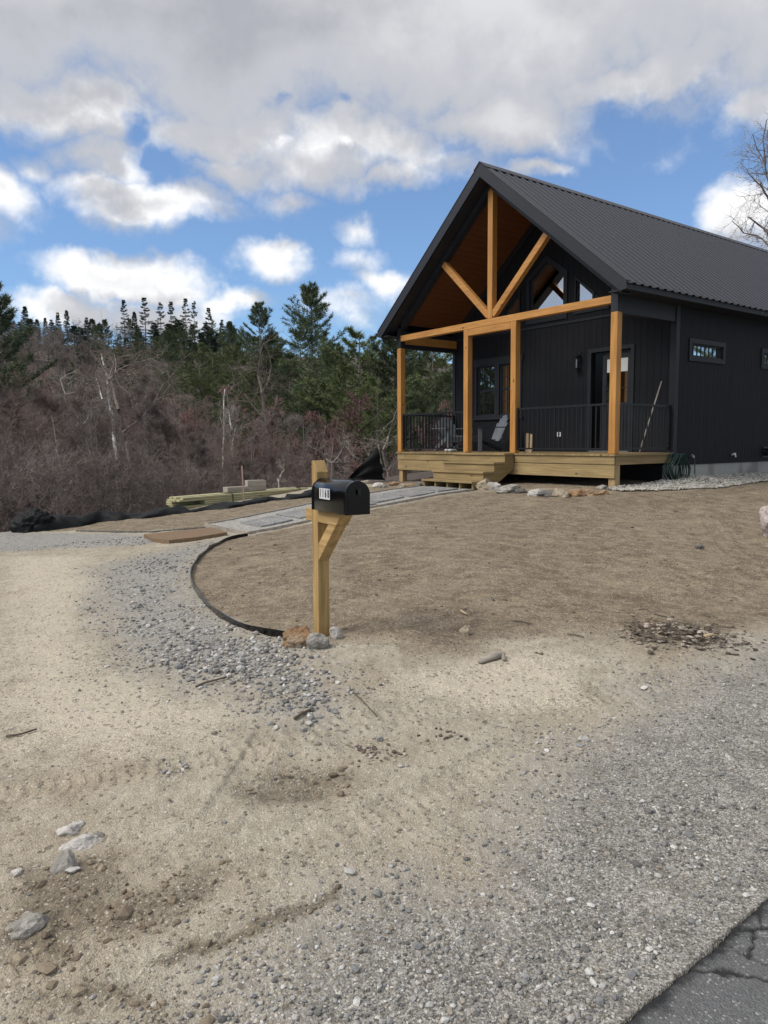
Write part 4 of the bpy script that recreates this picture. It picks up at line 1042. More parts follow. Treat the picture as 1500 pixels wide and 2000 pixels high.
rpx(128, 1706, 44, 42, M['rock_grey'], 'egg-shaped grey rock in the left foreground below the white crumbly one', g_, 61, sink=0.50)
rpx(134, 1634, 52, 20, M['rock_pale'], 'white crumbly flat rock in the left foreground', g_, 62, sink=0.55)
rpx(160, 1662, 66, 24, M['rock_pale'], 'pale grey flaky rock right behind the egg-shaped one', g_, 63, sink=0.60)
rpx(190, 1640, 24, 16, M['rock_grey'], 'small bluish grey rock right of the white crumbly one', g_, 64, sink=0.45)
rpx(45, 1838, 70, 44, M['rock_grey'], 'largest grey rock near the lower left corner', g_, 65, sink=0.55)
rpx(33, 1712, 20, 10, M['rock_pale'], 'small bright white stone at the left edge of the foreground', g_, 66)
rpx(142, 1709, 26, 9, M['rock_pale'], 'flat pale stone in front of the egg-shaped rock', g_, 67)
g_ = 'single stones lying on the yard soil'
rpx(910, 1241, 24, 15, M['rock_tan'], 'round tan stone on the yard right of the mailbox', g_, 71)
rpx(740, 1448, 16, 10, M['rock_grey'], 'small pale grey stone on the sand in the middle', g_, 72)
rpx(783, 1500, 12, 8, M['rock_pale'], 'white stone in the sand, left of a pair', g_, 73); rpx(796, 1499, 8, 6, M['rock_pale'], 'tiny white stone in the sand, right of a pair', g_, 74)
rpx(1124, 1893, 12, 9, M['rock_pale'], 'bright white stone on the grey road shoulder', g_, 75)
rpx(1139, 1450, 20, 8, M['rock_pale'], 'flat whitish stone at the edge of the grey gravel', g_, 76)
rpx(1367, 1073, 16, 9, M['rock_dark'], 'small dark clod on the yard toward the right boulder', g_, 77)
rpx(1285, 1716, 14, 7, M['rock_pale'], 'elongated pale stone on the grey road shoulder', g_, 78)
q = gpx(1500, 1052); rock((q.x + .20, q.y + .2, q.z), (.44, .45, .56), M['rock_pink'], 'tall pinkish boulder cut by the right edge of the photo', None, 81, 'boulder', sink=.12, rz=.4)

# pebble bed beside the house wall
pr_ = np.random.RandomState(9); n = 15000
t = pr_.uniform(-.25, 9, n); s_ = -pr_.uniform(0, 1.0, n)
outer = np.interp(t, [-.3, .3, 1.0, 1.9, 2.5, 4, 9], [-.30, -.62, -.80, -.95, -.95, -.72, -.70]) + .06 * perlin(t * 2.2, t * 0)
inner = np.where(t < PDp, np.interp(t, [-.3, .1, PDp], [-.05, .0, .10]), .02); k = (s_ > outer); t, s_ = t[k], s_[k]
extra = pr_.uniform(0, 1, len(t)) < 1; 
X = HX + t * cy - s_ * sy; Y = HY + t * sy + s_ * cy
mound = lambda t, s_: .02 + .05 * np.interp(t, [0, 1.2, 2.3, 2.9, 4, 9], [.3, .6, 2.6, 1.4, 1.5, 1.8]) * sstep(-.95, -.2, s_)
scatter('pebbles', np.stack([X, Y, terrain(X, Y) + mound(t, s_) * pr_.uniform(.55, 1, len(t))], -1), pr_.lognormal(math.log(.040), .25, len(t)), M['river'], pr_, (.45, .75), .3, 'bed of pale washed pebbles along the foot of the right house wall')

# ------------------------------------------------------------ sticks, debris
def stickpx(pts, r, label, cat='stick', group=None, material='twig', name='stick', lift=.006):
    P = []
    for p in pts: g_ = gpx(*p[:2]); P.append(g_ + Vector((0, 0, r + lift * (p[2] if len(p) > 2 else 1))))
    n = len(P); return tag(MB().tube(P, [r * (1.15 - .6 * i / n) for i in range(n)], 7).build(name, M[material], None, True), label, cat, group)
G = 'dead sticks lying about the ground'
mb = MB(); a, b = gpx(936, 1297), gpx(984, 1284); mb.tube([a + Vector((0, 0, .018)), (a + b) / 2 + Vector((0, 0, .024)), b + Vector((0, 0, .020))], [.017, .021, .018], 9)
c_ = gpx(985, 1293); mb.tube([b + Vector((-.01, .0, .03)), c_ + Vector((0, 0, .014))], [.012, .016], 8); tag(mb.build('broken_stick', M['grey_wood'], None, True), 'short thick broken stick with a side stub on the pale sand', 'stick')
stickpx([(383,1345),(398,1338),(420,1332),(443,1326)], .007, 'dark forked twig at the near edge of the driveway gravel', group=G)
stickpx([(12,1442),(40,1438),(72,1428)], .006, 'thin dark twig near the left edge of the sandy driveway', group=G)
stickpx([(690,1355),(708,1372),(722,1387),(736,1402)], .004, 'thin pale twig on the sand below the coarse stones', group=G)
stickpx([(900,1196),(908,1201),(912,1203)], .008, 'short curled pale twig on the yard beyond the tan stone', group=G, material='pale_wood')
stickpx([(1003,1215),(1022,1217),(1040,1222)], .005, 'thin dark twig on the yard behind the broken stick', group=G)
stickpx([(1108,1241),(1125,1243),(1140,1247)], .005, 'thin brown twig on the yard left of the debris pile', group=G)
stickpx([(575,1408),(590,1398),(612,1388)], .008, 'grey twig at the tip of the coarse stones', group=G)
stickpx([(1236,1256),(1262,1256),(1280,1255)], .005, 'thin twig pointing left out of the debris pile', group=G)
stickpx([(1376,1252,4),(1390,1249,4),(1402,1248,2)], .012, 'pale bark-stripped stick on the front of the debris pile', group=G, material='pale_wood')
dr_ = np.random.RandomState(21); c_ = gpx(1335, 1240); n = 520
a = dr_.normal(0, 1, (n, 2)) * (.24, .17); X = c_.x + a[:, 0]; Y = c_.y + a[:, 1]
dz = .055 * np.exp(-(a[:, 0] / .25) ** 2 - (a[:, 1] / .2) ** 2)
scatter('debris_pile', np.stack([X, Y, terrain(X, Y) + dz * dr_.uniform(.3, 1, n)], -1), dr_.lognormal(math.log(.026), .5, n).clip(.008, .07), M['chip'], dr_, (.15, .45), .2, 'small heap of dark bark chips and rubble on the yard')
mb = MB()
for k in range(46):
    x0, y0 = c_.x + random.gauss(0, .26), c_.y + random.gauss(0, .17); a = random.uniform(0, 3.14); L = random.uniform(.04, .16); z0 = tz(x0, y0) + random.uniform(.01, .06)
    mb.tube([(x0, y0, z0), (x0 + math.cos(a) * L, y0 + math.sin(a) * L, z0 + random.uniform(-.01, .02))], random.uniform(.002, .005), 5)
tag(mb.build('debris_twigs', M['twig']), 'broken twigs tangled over the heap of bark chips', kind='stuff')
for (a, b, n, sx_, lb) in ((730, 1470, 60, .07, 'little crumb heap of dark bark on the sand below centre'), (875, 1434, 30, .06, 'scatter of dark crumbs on the sand right of centre'), (1275, 1333, 40, .10, 'scatter of bluish chips near the grey gravel edge'), (345, 1504, 30, .05, 'few dark grey chips on the sand left of centre'), (1060, 1442, 60, .16, 'patch of grey chips at the edge of the shoulder gravel')):
    c2 = gpx(a, b); q = dr_.normal(0, sx_, (n, 2)); X = c2.x + q[:, 0]; Y = c2.y + q[:, 1] * .7
    scatter('bark_crumbs' if 'bark' in lb or 'crumb' in lb else 'stone_chips', np.stack([X, Y, terrain(X, Y)], -1), dr_.lognormal(math.log(.018), .4, n), M['chip'] if 'bark' in lb or 'crumb' in lb else M['gravel'], dr_, (.2, .6), .2, lb)

# ------------------------------------------------------------ mailbox
mx, my = -.468, 5.33; mzz = tz(mx, my)
mbx = empty('mailbox', (mx, my, mzz), math.atan2(-.866, .50), 'black arched mailbox numbered 1168 on a wooden post with a diagonal brace', 'mailbox')
mbx.rotation_euler[1] = 0; mbx.rotation_euler = (R(-.3), R(0), mbx.rotation_euler[2])
h = .0455; BT = .935      # arm top height
pst = MB(); pst.prism([(-h, -.25), (h, -.25), (h, 1.205), (-h + .035, 1.285), (-h, 1.285)], 1, -h, h)
# local x = toward the door, y: prism axis 1 gives (x, z) outlines
pst.build('post', M['mail_z'], mbx, bevel=.003)
am = MB(); am.prism([(h + .001, BT - .09), (.345, BT - .09), (.43, BT), (h + .001, BT)], 1, -h + .001, h + .004); am.build('arm', M['mail_x'], mbx, bevel=.002)
am = MB(); am.prism([(-h - .12, BT - .09), (-h - .001, BT - .09), (-h - .001, BT + .0), (-h - .12, BT)], 1, -h + .002, h - .002); am.build('arm_end', M['mail_x'], mbx, bevel=.002)
br = MB(); br.prism([(h + .001, BT - .375), (h + .001, BT - .27 + .02), (.215, BT - .0925), (.335, BT - .0925)], 1, -h + .004, h - .003); br.build('brace', M['mail_x'], mbx, bevel=.002)
bx0, bx1, bw, bh = h + .012, h + .53, .090, .222
def arch(wd, ht, n=14, z0=0.0):
    r_ = wd; pts = [(-wd, z0), ]; 
    for k in range(n + 1): a = math.pi - math.pi * k / n; pts.append((r_ * math.cos(a), ht - r_ + r_ * math.sin(a)))
    pts.append((wd, z0)); return pts
A0 = [(p, q + BT + .004) for p, q in arch(bw, bh)]
bb = MB(); bb.prism(A0, 0, bx0, bx1); body = bb.build('box', M['gloss_black'], mbx); 
for p in body.data.polygons: p.use_smooth = abs(p.normal.x) < .5 and p.normal.z > -.5
bvl = body.modifiers.new('bevel', 'BEVEL'); bvl.width = .003; bvl.segments = 2; bvl.limit_method = 'ANGLE'; bvl.angle_limit = R(50)
lip = MB(); nA = len(A0); A1 = [(p * 1.035, (q - BT - .004) * 1.012 + BT + .003) for p, q in A0]; lip.prism(A1, 0, bx1 - .018, bx1 + .008); lip = lip.build('door', M['gloss_black'], mbx, bevel=.003)
A2 = [(p * .80, (q - BT - .004) * .84 + BT + .022) for p, q in A0]; q_ = MB(); q_.prism(A2, 0, bx1 + .008, bx1 + .0125); q_.build('door_panel', M['gloss_black'], lip, bevel=.002)
hk = MB(); hk.box(bx1 + .0125, bx1 + .03, -.010, .010, BT + bh - .055, BT + bh - .047); hk.box(bx1 + .026, bx1 + .032, -.008, .008, BT + bh - .085, BT + bh - .047); hk.box(bx1 - .03, bx1 + .016, -.012, .012, BT + bh + .001, BT + bh + .007); hk.build('latch', M['black_metal'], lip)
bk_ = MB(); bk_.prism(A1, 0, bx0 - .006, bx0 + .006); bk_.build('back_rim', M['gloss_black'], mbx, bevel=.002)
# number stickers on the side facing the road edge (local -y)
def text_mesh(ch, size, depth=.0006):
    cu = bpy.data.curves.new('t', 'FONT'); cu.body = ch; cu.size = size; cu.extrude = depth; cu.align_x = 'CENTER'; cu.align_y = 'CENTER'; cu.offset = .0028
    ob = bpy.data.objects.new('t', cu); col.objects.link(ob); bpy.context.view_layer.update()
    me = bpy.data.meshes.new_from_object(ob.evaluated_get(bpy.context.evaluated_depsgraph_get())); bpy.data.objects.remove(ob); return me
sx0 = bx0 + .145; sw_, sh_ = .0405, .074; zc = BT + .128; side = -1
for k, ch in enumerate('1168'):
    xc = sx0 + k * .0415
    st_ = MB().box(xc - sw_ / 2, xc + sw_ / 2, side * (bw + .0018) if side > 0 else -(bw + .0018), -(bw + .0002), zc - sh_ / 2, zc + sh_ / 2)
    st_ = st_.build('number_sticker', M['sticker'], mbx)
    me = text_mesh(ch, .074); me.materials.clear(); me.materials.append(M['ink'])
    d_ = bpy.data.objects.new('digit', me); col.objects.link(d_); d_.parent = st_
    d_.location = (xc, -(bw + .0024), zc); d_.rotation_euler = (R(90), 0, 0); d_.scale = (.62, 1.02, 1)

# ------------------------------------------------------------ fallen silt fence, standing piece, heap
def fence_line(pxs, depth_fn=None): return [gpx(*p) for p in pxs]
FL = fence_line([(66,1036),(120,1031),(200,1019),(275,1010),(340,1003),(400,996),(460,988),(520,979),(600,970),(640,962),(690,952)])
fx, fy = smooth_curve([(p.x, p.y) for p in FL], 150); fz = terrain(fx, fy, False)
vs = []; fs = []; nr = 9
for i in range(150):
    dx_, dy_ = fx[min(i + 1, 149)] - fx[max(i - 1, 0)], fy[min(i + 1, 149)] - fy[max(i - 1, 0)]; L = math.hypot(dx_, dy_); nx_, ny_ = -dy_ / L, dx_ / L
    u = i * .1; wd = .20 + .07 * math.sin(u * 1.7) + .05 * math.sin(u * 4.1 + 1); ht = .13 + .06 * math.sin(u * .9 + .4) + .04 * math.sin(u * 2.7)
    ht += .05 if i < 62 else 0
    if 62 < i < 108: ht *= .55
    if 108 <= i < 132: ht += .05
    for k in range(nr):
        a = math.pi * k / (nr - 1); fold = 1 + .28 * float(perlin(np.array([u * 2.2 + k * .9]), np.array([k * 1.7 + u * .6]))[0])
        rr = wd * math.cos(a) * fold; vs.append((fx[i] + nx_ * rr, fy[i] + ny_ * rr, fz[i] - .01 + max(.02, ht) * math.sin(a) * fold))
for i in range(149):
    for k in range(nr - 1): fs.append((i * nr + k, i * nr + k + 1, (i + 1) * nr + k + 1, (i + 1) * nr + k))
mb = MB(); mb.add(vs, fs); tag(mb.build('fallen_silt_fence', M['fabric'], None, True), 'long strip of crumpled black silt fence fabric lying along the edge of the slope', 'silt fence')
def crumple(name, c, size, seed, label, cat):
    from mathutils import noise as mn
    bm = bmesh.new(); bmesh.ops.create_icosphere(bm, subdivisions=5, radius=.5)
    for v in bm.verts:
        q = v.co * 2.0 + Vector((seed, 0, 0)); k = 1 + .45 * mn.noise(q) + .22 * (1 - abs(mn.noise(q * 2.6)) * 2) + .10 * (1 - abs(mn.noise(q * 5.5)) * 2)
        v.co = Vector((v.co.x * size[0], v.co.y * size[1], max(v.co.z, -.25) * size[2])) * k
    me = bpy.data.meshes.new(name); bm.to_mesh(me); bm.free(); me.materials.append(M['fabric']); me.shade_smooth()
    o = bpy.data.objects.new(name, me); col.objects.link(o); o.location = c; return tag(o, label, cat)
c2 = gpx(62, 1037); crumple('fabric_heap', (c2.x, c2.y + .1, c2.z + .10), (.62, .45, .52), 4.2, 'heap of crumpled black fabric at the left end of the fallen fence', 'fabric heap')
b2 = gpx(88, 1034); tag(MB().bar((b2.x - .12, b2.y, b2.z + .22), (b2.x + .22, b2.y + .05, b2.z + .24), .05, .025).build('wood_scrap', M['pale_wood']), 'short pale piece of wood poking out beside the heap of black fabric', 'board')
# standing torn piece: stake + sheet
s0 = gpx(751, 940); sp_ = aty(735, s0.y + .0)
sf = empty('standing_silt_fence', s0, 0, 'torn piece of black silt fence still standing on a leaning stake beside the deck', 'silt fence')
topx = aty(738, s0.y) - s0.x; hz = (940 - 868) / FPX * s0.y
MB().bar((0.02, .02, -.15), (topx, .02, hz), .035, .025, (0, 1, 0)).build('stake', M['grey_wood'], sf)
vs = []; fs = []; nu, nv = 26, 12; lx = aty(672, s0.y - .5) - s0.x
for i in range(nu):
    u = i / (nu - 1)
    for j in range(nv):
        v = j / (nv - 1); top = hz * .95 * (1 - u) ** .95 + .10 * (1 - v) * 0; bot = .03 + .05 * u
        x = (0.02 + (topx - .02) * v) * (1 - u) + (lx * (.80 + .20 * v)) * u; yv = -.5 * u + .07 * math.sin(6 * v + 5 * u) * (u + .1) + .04 * math.sin(14 * v - 3 * u)
        sag = -.01 * math.sin(math.pi * u) * (1 - .3 * v); z = bot + (max(top, .10) - bot) * v + sag * v * .6
        vs.append((x, yv, z))
for i in range(nu - 1):
    for j in range(nv - 1): fs.append((i * nv + j, i * nv + j + 1, (i + 1) * nv + j + 1, (i + 1) * nv + j))
mb = MB(); mb.add(vs, fs); sh_o = mb.build('sheet', M['fabric'], sf, True)

# ------------------------------------------------------------ lumber stack beyond the fence
P0 = Vector((-4.42, 15.75)); P1 = Vector((-1.55, 18.45)); dv = (P1 - P0); LL = dv.length; ang = math.atan2(dv.y, dv.x); nv_ = Vector((-dv.y, dv.x)).normalized()
zt0 = CZ - (972 - 865) / FPX * 15.75; zt1 = CZ - (951 - 865) / FPX * 18.45; slope = math.atan2(zt1 - zt0, LL); n_l = 0
names_ = ['bottom', 'second', 'third', 'fourth', 'fifth', 'sixth', 'top']
for lay in range(7):
    for k in range(4):
        if lay == 6 and k in (1,): continue
        sh = [0.05, 0, .04, .02, 0, 0.0, .1][lay] + random.uniform(-.02, .03)
        if lay in (3, 4) and k < 2: sh += .62
        L_ = LL + random.uniform(-.1, .1) - (.7 if lay == 6 else 0) + (0 if lay < 5 else .1)
        z_ = -.046 * (6 - lay) - .038
        base = P0 + nv_ * (.145 * k + random.uniform(-.006, .006)) 
        o = MB().box(sh, sh + L_, 0, .138, z_, z_ + .038).build('lumber_plank', M['green_lumber'], None)
        o.location = (base.x, base.y, zt0); o.rotation_euler = (0, -slope, ang)
        pos = ['front', 'second row', 'third row', 'rear'][k]
        tag(o, f'pale green treated plank in the stack by the slope, {names_[lay]} layer, {pos}' if k != 0 else f'pale green treated plank facing the yard in the {names_[lay]} layer of the stack', 'plank', 'treated planks stacked beyond the path')
for u, lb in ((1.35, 'dark strap around the stack of planks, nearer its left end'), (LL - .7, 'dark strap around the stack of planks, nearer the mailbox')):
    q = P0 + Vector((math.cos(ang), math.sin(ang))) * u; o = MB(); o.box(-.012, .012, -.008, -.004, -.33, .003); o.box(-.012, .012, -.008, .58, .0035, .006)
    o = o.build('strap', M['black']); o.location = (q.x, q.y, zt0 + math.tan(slope) * u); o.rotation_euler = (0, -slope, ang); tag(o, lb, 'strap', 'straps around the plank stack')
def onstack(px, Yd, w_, h_, lb, yaw=0, d=.2):
    x_ = aty(px, Yd); u = ((Vector((x_, Yd)) - P0).dot(dv.normalized())); z_ = zt0 + math.tan(slope) * u + .008
    mb = MB(); mb.box(-w_/2, w_/2, -d/2, d/2, 0, h_); o = mb.build('weathered_block', M['grey_wood'], None, bevel=.006); o.location = (x_, Yd + .15, z_); o.rotation_euler = (0, 0, yaw); tag(o, lb, 'block', 'grey blocks on the plank stack')
onstack(457, 17.0, .60, .125, 'low grey weathered block on the plank stack, left of the stake', .75)
onstack(495, 17.3, .46, .25, 'taller grey weathered block on the plank stack, right of the stake', .5)
sb = gpx(477, 985); tag(MB().bar((sb.x, sb.y, sb.z - .1), (sb.x - .03, sb.y, sb.z + .83), .03, .022, (0, 1, 0)).build('survey_stake', M['stake']), 'thin faded pinkish stake standing in front of the plank stack', 'stake')
# brown board and thin strips by the drive
mp = px2w([(281,1050),(330,1062),(444,1046),(412,1036)])
def slab_poly(pts, th, name, material, label, cat, lift=.0, n=6):
    mb = MB(); P = [Vector((x, y, tz(x, y) + lift)) for x, y in pts]; vs = [p for p in P] + [p + Vector((0, 0, th)) for p in P]; k = len(P)
    mb.add([p - Vector((0, 0, .03)) for p in P] + vs[k:], [tuple(range(k - 1, -1, -1)), tuple(range(k, 2 * k))] + [(i, (i + 1) % k, k + (i + 1) % k, k + i) for i in range(k)]); return tag(mb.build(name, material), label, cat)
M['coir'] = simple('brown_fibre', (.19, .125, .075), .95, .35, 14, bs=.8)
slab_poly([mp[0], ((mp[0][0]+mp[1][0])/2 - .03, (mp[0][1]+mp[1][1])/2 - .03), mp[1], ((mp[1][0]+mp[2][0])/2, (mp[1][1]+mp[2][1])/2 - .05), mp[2], mp[3]], .045, 'brown_mat', M['coir'], 'flat brown mat lying at the end of the slab path', 'mat', .01)
ex_ = [gpx(*p) for p in ((150,1038),(215,1040),(300,1040),(400,1032),(412,1030))]
strip_edge([(p.x, p.y, p.z) for p in ex_], .03, .03, .05, 'thin_board', M['rock_dark'], 'thin dark strip lying between the grey gravel and the soil bank', 'board')
print('props done')

# ------------------------------------------------------------ trees
def segs_mesh(name, S, sides, material, parent=None):
    """S: rows of p0(3) p1(3) r0 r1 -> open prisms"""
    S = np.asarray(S, float); p0, p1, r0, r1 = S[:, 0:3], S[:, 3:6], S[:, 6], S[:, 7]
    d = p1 - p0; d /= (np.linalg.norm(d, axis=1, keepdims=True) + 1e-9)
    up = np.where(np.abs(d[:, 2:3]) < .9, np.array([[0, 0, 1.]]), np.array([[1., 0, 0]])); a = np.cross(d, up); a /= np.linalg.norm(a, axis=1, keepdims=True); b = np.cross(d, a)
    vs = []
    for p, r in ((p0, r0), (p1, r1)):
        for k in range(sides):
            t = 2 * np.pi * k / sides; vs.append(p + (a * np.cos(t) + b * np.sin(t)) * r[:, None])
    V_ = np.stack(vs, 1); n = len(S); base = (np.arange(n) * 2 * sides)[:, None]
    F = np.concatenate([base + np.array([[k, (k + 1) % sides, sides + (k + 1) % sides, sides + k]]) for k in range(sides)], 0)
    return npmesh(name, V_.reshape(-1, 3), F, material, parent, sides > 4)
def rv(rnd): 
    while True:
        v = Vector((rnd.uniform(-1, 1), rnd.uniform(-1, 1), rnd.uniform(-1, 1)))
        if .1 < v.length < 1: return v.normalized()
def bare_tree(seed, H, spread=.38, stems=1, lean=0.0, rad=.12, lev=4, dens=1.0, up=.25, tw='tw_grey', bark='bark', first=.22, twr=.006, label='bare tree'):
    rnd = random.Random(seed); big = []; small = []
    def grow(p, d, L, r, level):
        n = max(2, [9, 6, 4, 3, 2][level]); step = L / n; pts = []
        for i in range(n):
            j = [.07, .16, .22, .28, .3][level]
            d2 = (d + rv(rnd) * j + Vector((0, 0, up * (.06 if level == 0 else .22)))).normalized(); q = p + d2 * step
            r0 = r * (1 - .85 * i / n); r1 = r * (1 - .85 * (i + 1) / n)
            (big if level <= 1 else small).append((*p, *q, max(r0, twr * .7), max(r1, twr * .5)))
            p, d = q, d2; pts.append((p.copy(), d.copy(), r1, (i + 1) / n))
        if level >= lev: return
        nc = int([15, 9, 7, 6][level] * dens * rnd.uniform(.8, 1.2))
        for k in range(nc):
            t = rnd.uniform(first if level == 0 else .15, 1) * (len(pts) - .01)
            i = int(t); q, dd, rr, u = pts[i]; f = t - i
            if i > 0: q = pts[i - 1][0].lerp(q, f)
            side = rv(rnd); side = (side - dd * side.dot(dd)).normalized(); an = rnd.uniform(.5, 1.05) if level else rnd.uniform(.55, 1.0)
            nd = (dd * math.cos(an) + side * math.sin(an)).normalized()
            cl_ = L * (spread * (1.25 - .7 * u) if level == 0 else rnd.uniform(.32, .6) * (1.1 - .5 * u))
            grow(q, nd, max(cl_, .18), max(r * (1 - .8 * u) * .5, twr), level + 1)
    for s_ in range(stems):
        a = rnd.uniform(0, 6.28); d = Vector((math.cos(a) * (lean + (.16 if stems > 1 else 0)), math.sin(a) * (lean + (.16 if stems > 1 else 0)), 1)).normalized()
        grow(Vector((math.cos(a) * .15 * (stems > 1), math.sin(a) * .15 * (stems > 1), -.3)), d, H * rnd.uniform(.85, 1), rad * (1 if stems == 1 else .7), 0)
    root = empty('bare_tree'); segs_mesh('trunk', big, 6, M[bark], root); segs_mesh('crown', small, 3, M[tw], root)
    return root
def blades(P, D_, n, L, wd, rs, spreadk=.9):
    """needle tufts: n thin triangles at each point P pointing around D"""
    N = len(P); P = np.repeat(P, n, 0); D_ = np.repeat(D_, n, 0)
    d = D_ + rs.normal(0, spreadk, (N * n, 3)); d /= np.linalg.norm(d, axis=1, keepdims=True)
    s_ = np.cross(d, rs.normal(0, 1, (N * n, 3))); s_ /= np.linalg.norm(s_, axis=1, keepdims=True)
    l = L * rs.uniform(.6, 1.25, (N * n, 1)); w_ = wd * rs.uniform(.7, 1.2, (N * n, 1)); st = P - d * l * .15
    V_ = np.stack([st - s_ * w_, st + s_ * w_, P + d * l], 1).reshape(-1, 3); F = np.arange(len(V_)).reshape(-1, 3); return V_, F
def pine(seed, H, rbase, sparse=1.0, start=.18, tuftL=.26, tuftw=.022, mat_='needle', shape='pine', nb=5, gap=.55, n=7):
    rs = np.random.RandomState(seed); rnd = random.Random(seed); S = []; small = []; TP = []; TD = []
    p = Vector((0, 0, -.3)); k = 14; pts = [p.copy()]
    for i in range(k):
        p = p + Vector((rnd.gauss(0, .012 * H / 14), rnd.gauss(0, .012 * H / 14), (H + .3) / k)); pts.append(p.copy())
    r0 = H * .014
    for i in range(k): S.append((*pts[i], *pts[i + 1], r0 * (1 - i / k) + .015, r0 * (1 - (i + 1) / k) + .012))
    z = H * start
    def tp(z): t = (z + .3) / (H + .3) * k; i = min(int(t), k - 1); return pts[i].lerp(pts[i + 1], t - i)
    while z < H * .985:
        u = (z - H * start) / (H * (1 - start)); base = tp(z)
        env = ((1 - u ** 2.4) ** .8 * (.42 + .75 * math.sin(min(1, u * 1.5 + .30) * math.pi * .5)) * (1 - .35 * u) if shape == 'pine' else (1 - u) ** .9 * 1.1)
        a0 = rnd.uniform(0, 6.28); m_ = max(3, int(nb + rnd.uniform(-1.4, 1.2)))
        for b in range(m_):
            if rnd.random() > sparse: continue
            a = a0 + 6.283 * b / m_ + rnd.uniform(-.4, .4); L = rbase * env * rnd.uniform(.45, 1.30) + .22
            rise = (.02 + 1.15 * u * u if shape == 'pine' else -.25 + .5 * u) + rnd.uniform(-.12, .12); d = Vector((math.cos(a), math.sin(a), rise)).normalized(); q = base.copy(); ns = 6; bp = [q.copy()]
            for i in range(ns):
                d = (d + Vector((0, 0, .07 if shape == 'pine' else .05)) + rv(rnd) * .1).normalized(); q2 = q + d * L / ns; small.append((*q, *q2, .03 * L / 2.5 * (1 - i / ns) + .008, .03 * L / 2.5 * (1 - (i + 1) / ns) + .006)); q = q2; bp.append(q.copy())
                if i >= 1:
                    for sd in (-1, 1):
                        for rep in range(2):
                            l2 = L * .34 * (1.15 - i / ns) * rnd.uniform(.6, 1.2) + .15; sdv = Vector((-d.y, d.x, 0)).normalized() * sd
                            e = (d * rnd.uniform(.5, 1.0) + sdv * rnd.uniform(.5, 1.1) + Vector((0, 0, rnd.uniform(-.05, .3)))).normalized(); o_ = q - d * (L / ns * rnd.random())
                            tip = o_ + e * l2; small.append((*o_, *tip, .009, .005)); nt = max(2, int(l2 / .22))
                            for j in range(nt): f = (j + 1) / nt; TP.append(o_.lerp(tip, f)); TD.append(e + Vector((0, 0, .35)))
            TP.append(q.copy()); TD.append(d)
        z += gap * rnd.uniform(.7, 1.3) * (1.15 - .5 * u)
    TP.append(tp(H)); TD.append(Vector((0, 0, 1)))
    root = empty('pine_tree'); segs_mesh('trunk', S, 7, M['bark'], root)
    P = np.array([tuple(v) for v in TP]); D_ = np.array([tuple(v) for v in TD]); V_, F = blades(P, D_, n, tuftL, tuftw, rs)
    cr = npmesh('crown', V_, F, M[mat_], root, False); segs_mesh('branches', small, 3, M['bark'], root)
    return root
HO_ = {}
def p_n(p): return p.name
def place(proto, x, y, rz, sc, label, cat, group, sink=.2, zs=1.0, name=None):
    used = proto.get('used')
    if not used: r = proto; proto['used'] = 1
    else:
        r = proto.copy(); col.objects.link(r)
        for ch in list(proto.children):
            c = ch.copy(); col.objects.link(c); c.parent = r
    if name: r.name = name
    r.location = (x, y, tz(x, y) - sink); r.rotation_euler = (0, 0, rz); r.scale = (sc, sc, sc * zs)
    tag(r, label, cat, group); return r
def hof(p): return max(v.co.z for c in p.children for v in c.data.vertices)
def topheight(py, Y, x): return CZ + (865 - py) / FPX * Y - (tz(x, Y) - .2)
def put(proto, H0, px, Y, pytop, label, cat, group, rnd=random, wide=1.0, name=None):
    x = aty(px, Y); h = topheight(pytop, Y, x); H0 = HO_.setdefault(p_n(proto), None) or hof(proto); HO_[p_n(proto)] = H0; sc = h / H0
    return place(proto, x, Y, rnd.uniform(0, 6.28), sc * wide, label, cat, group, zs=1 / wide, name=name)
rt = random.Random(99)
BT_ = [bare_tree(100 + i, 12, spread=.36 + .05 * (i % 3), rad=.13, dens=1.0, tw='tw_grey' if i % 2 else 'tw_brown', up=.3 + .1 * (i % 2), stems=1 + (i % 3 == 2)) for i in range(6)]
BT_ += [bare_tree(150 + i, 12, spread=.19, rad=.11, dens=1.25, tw='tw_grey' if i % 2 else 'tw_brown', bark='bark' if i else 'birch', up=.5, first=.25) for i in range(4)]
BR_ = [bare_tree(200 + i, 8, spread=.46, rad=.09, dens=.86, tw='tw_red', stems=2 + i, first=.15, up=.35, twr=.011) for i in range(2)]
BS_ = [bare_tree(300 + i, 4.2, spread=.5, rad=.035, dens=.95, tw='tw_grey', stems=3, first=.1, up=.2, twr=.006, lev=3) for i in range(3)]
PN_ = [pine(400 + i, 18, 4.6, .78, start=.12, mat_=['needle', 'needle_y', 'needle'][i], tuftL=.34, tuftw=.021, n=10, gap=.95) for i in range(3)]
PS_ = [pine(450 + i, 12, 1.9, .62, start=.28, mat_='needle_d', shape='fir', tuftL=.30, tuftw=.022, n=6, gap=.60, nb=4) for i in range(3)]
SP_ = [pine(470 + i, 14, 2.6, .85, start=.08, mat_='needle_d', tuftL=.36, tuftw=.03, shape='fir', n=5) for i in range(2)]
print('protos', len(BT_))

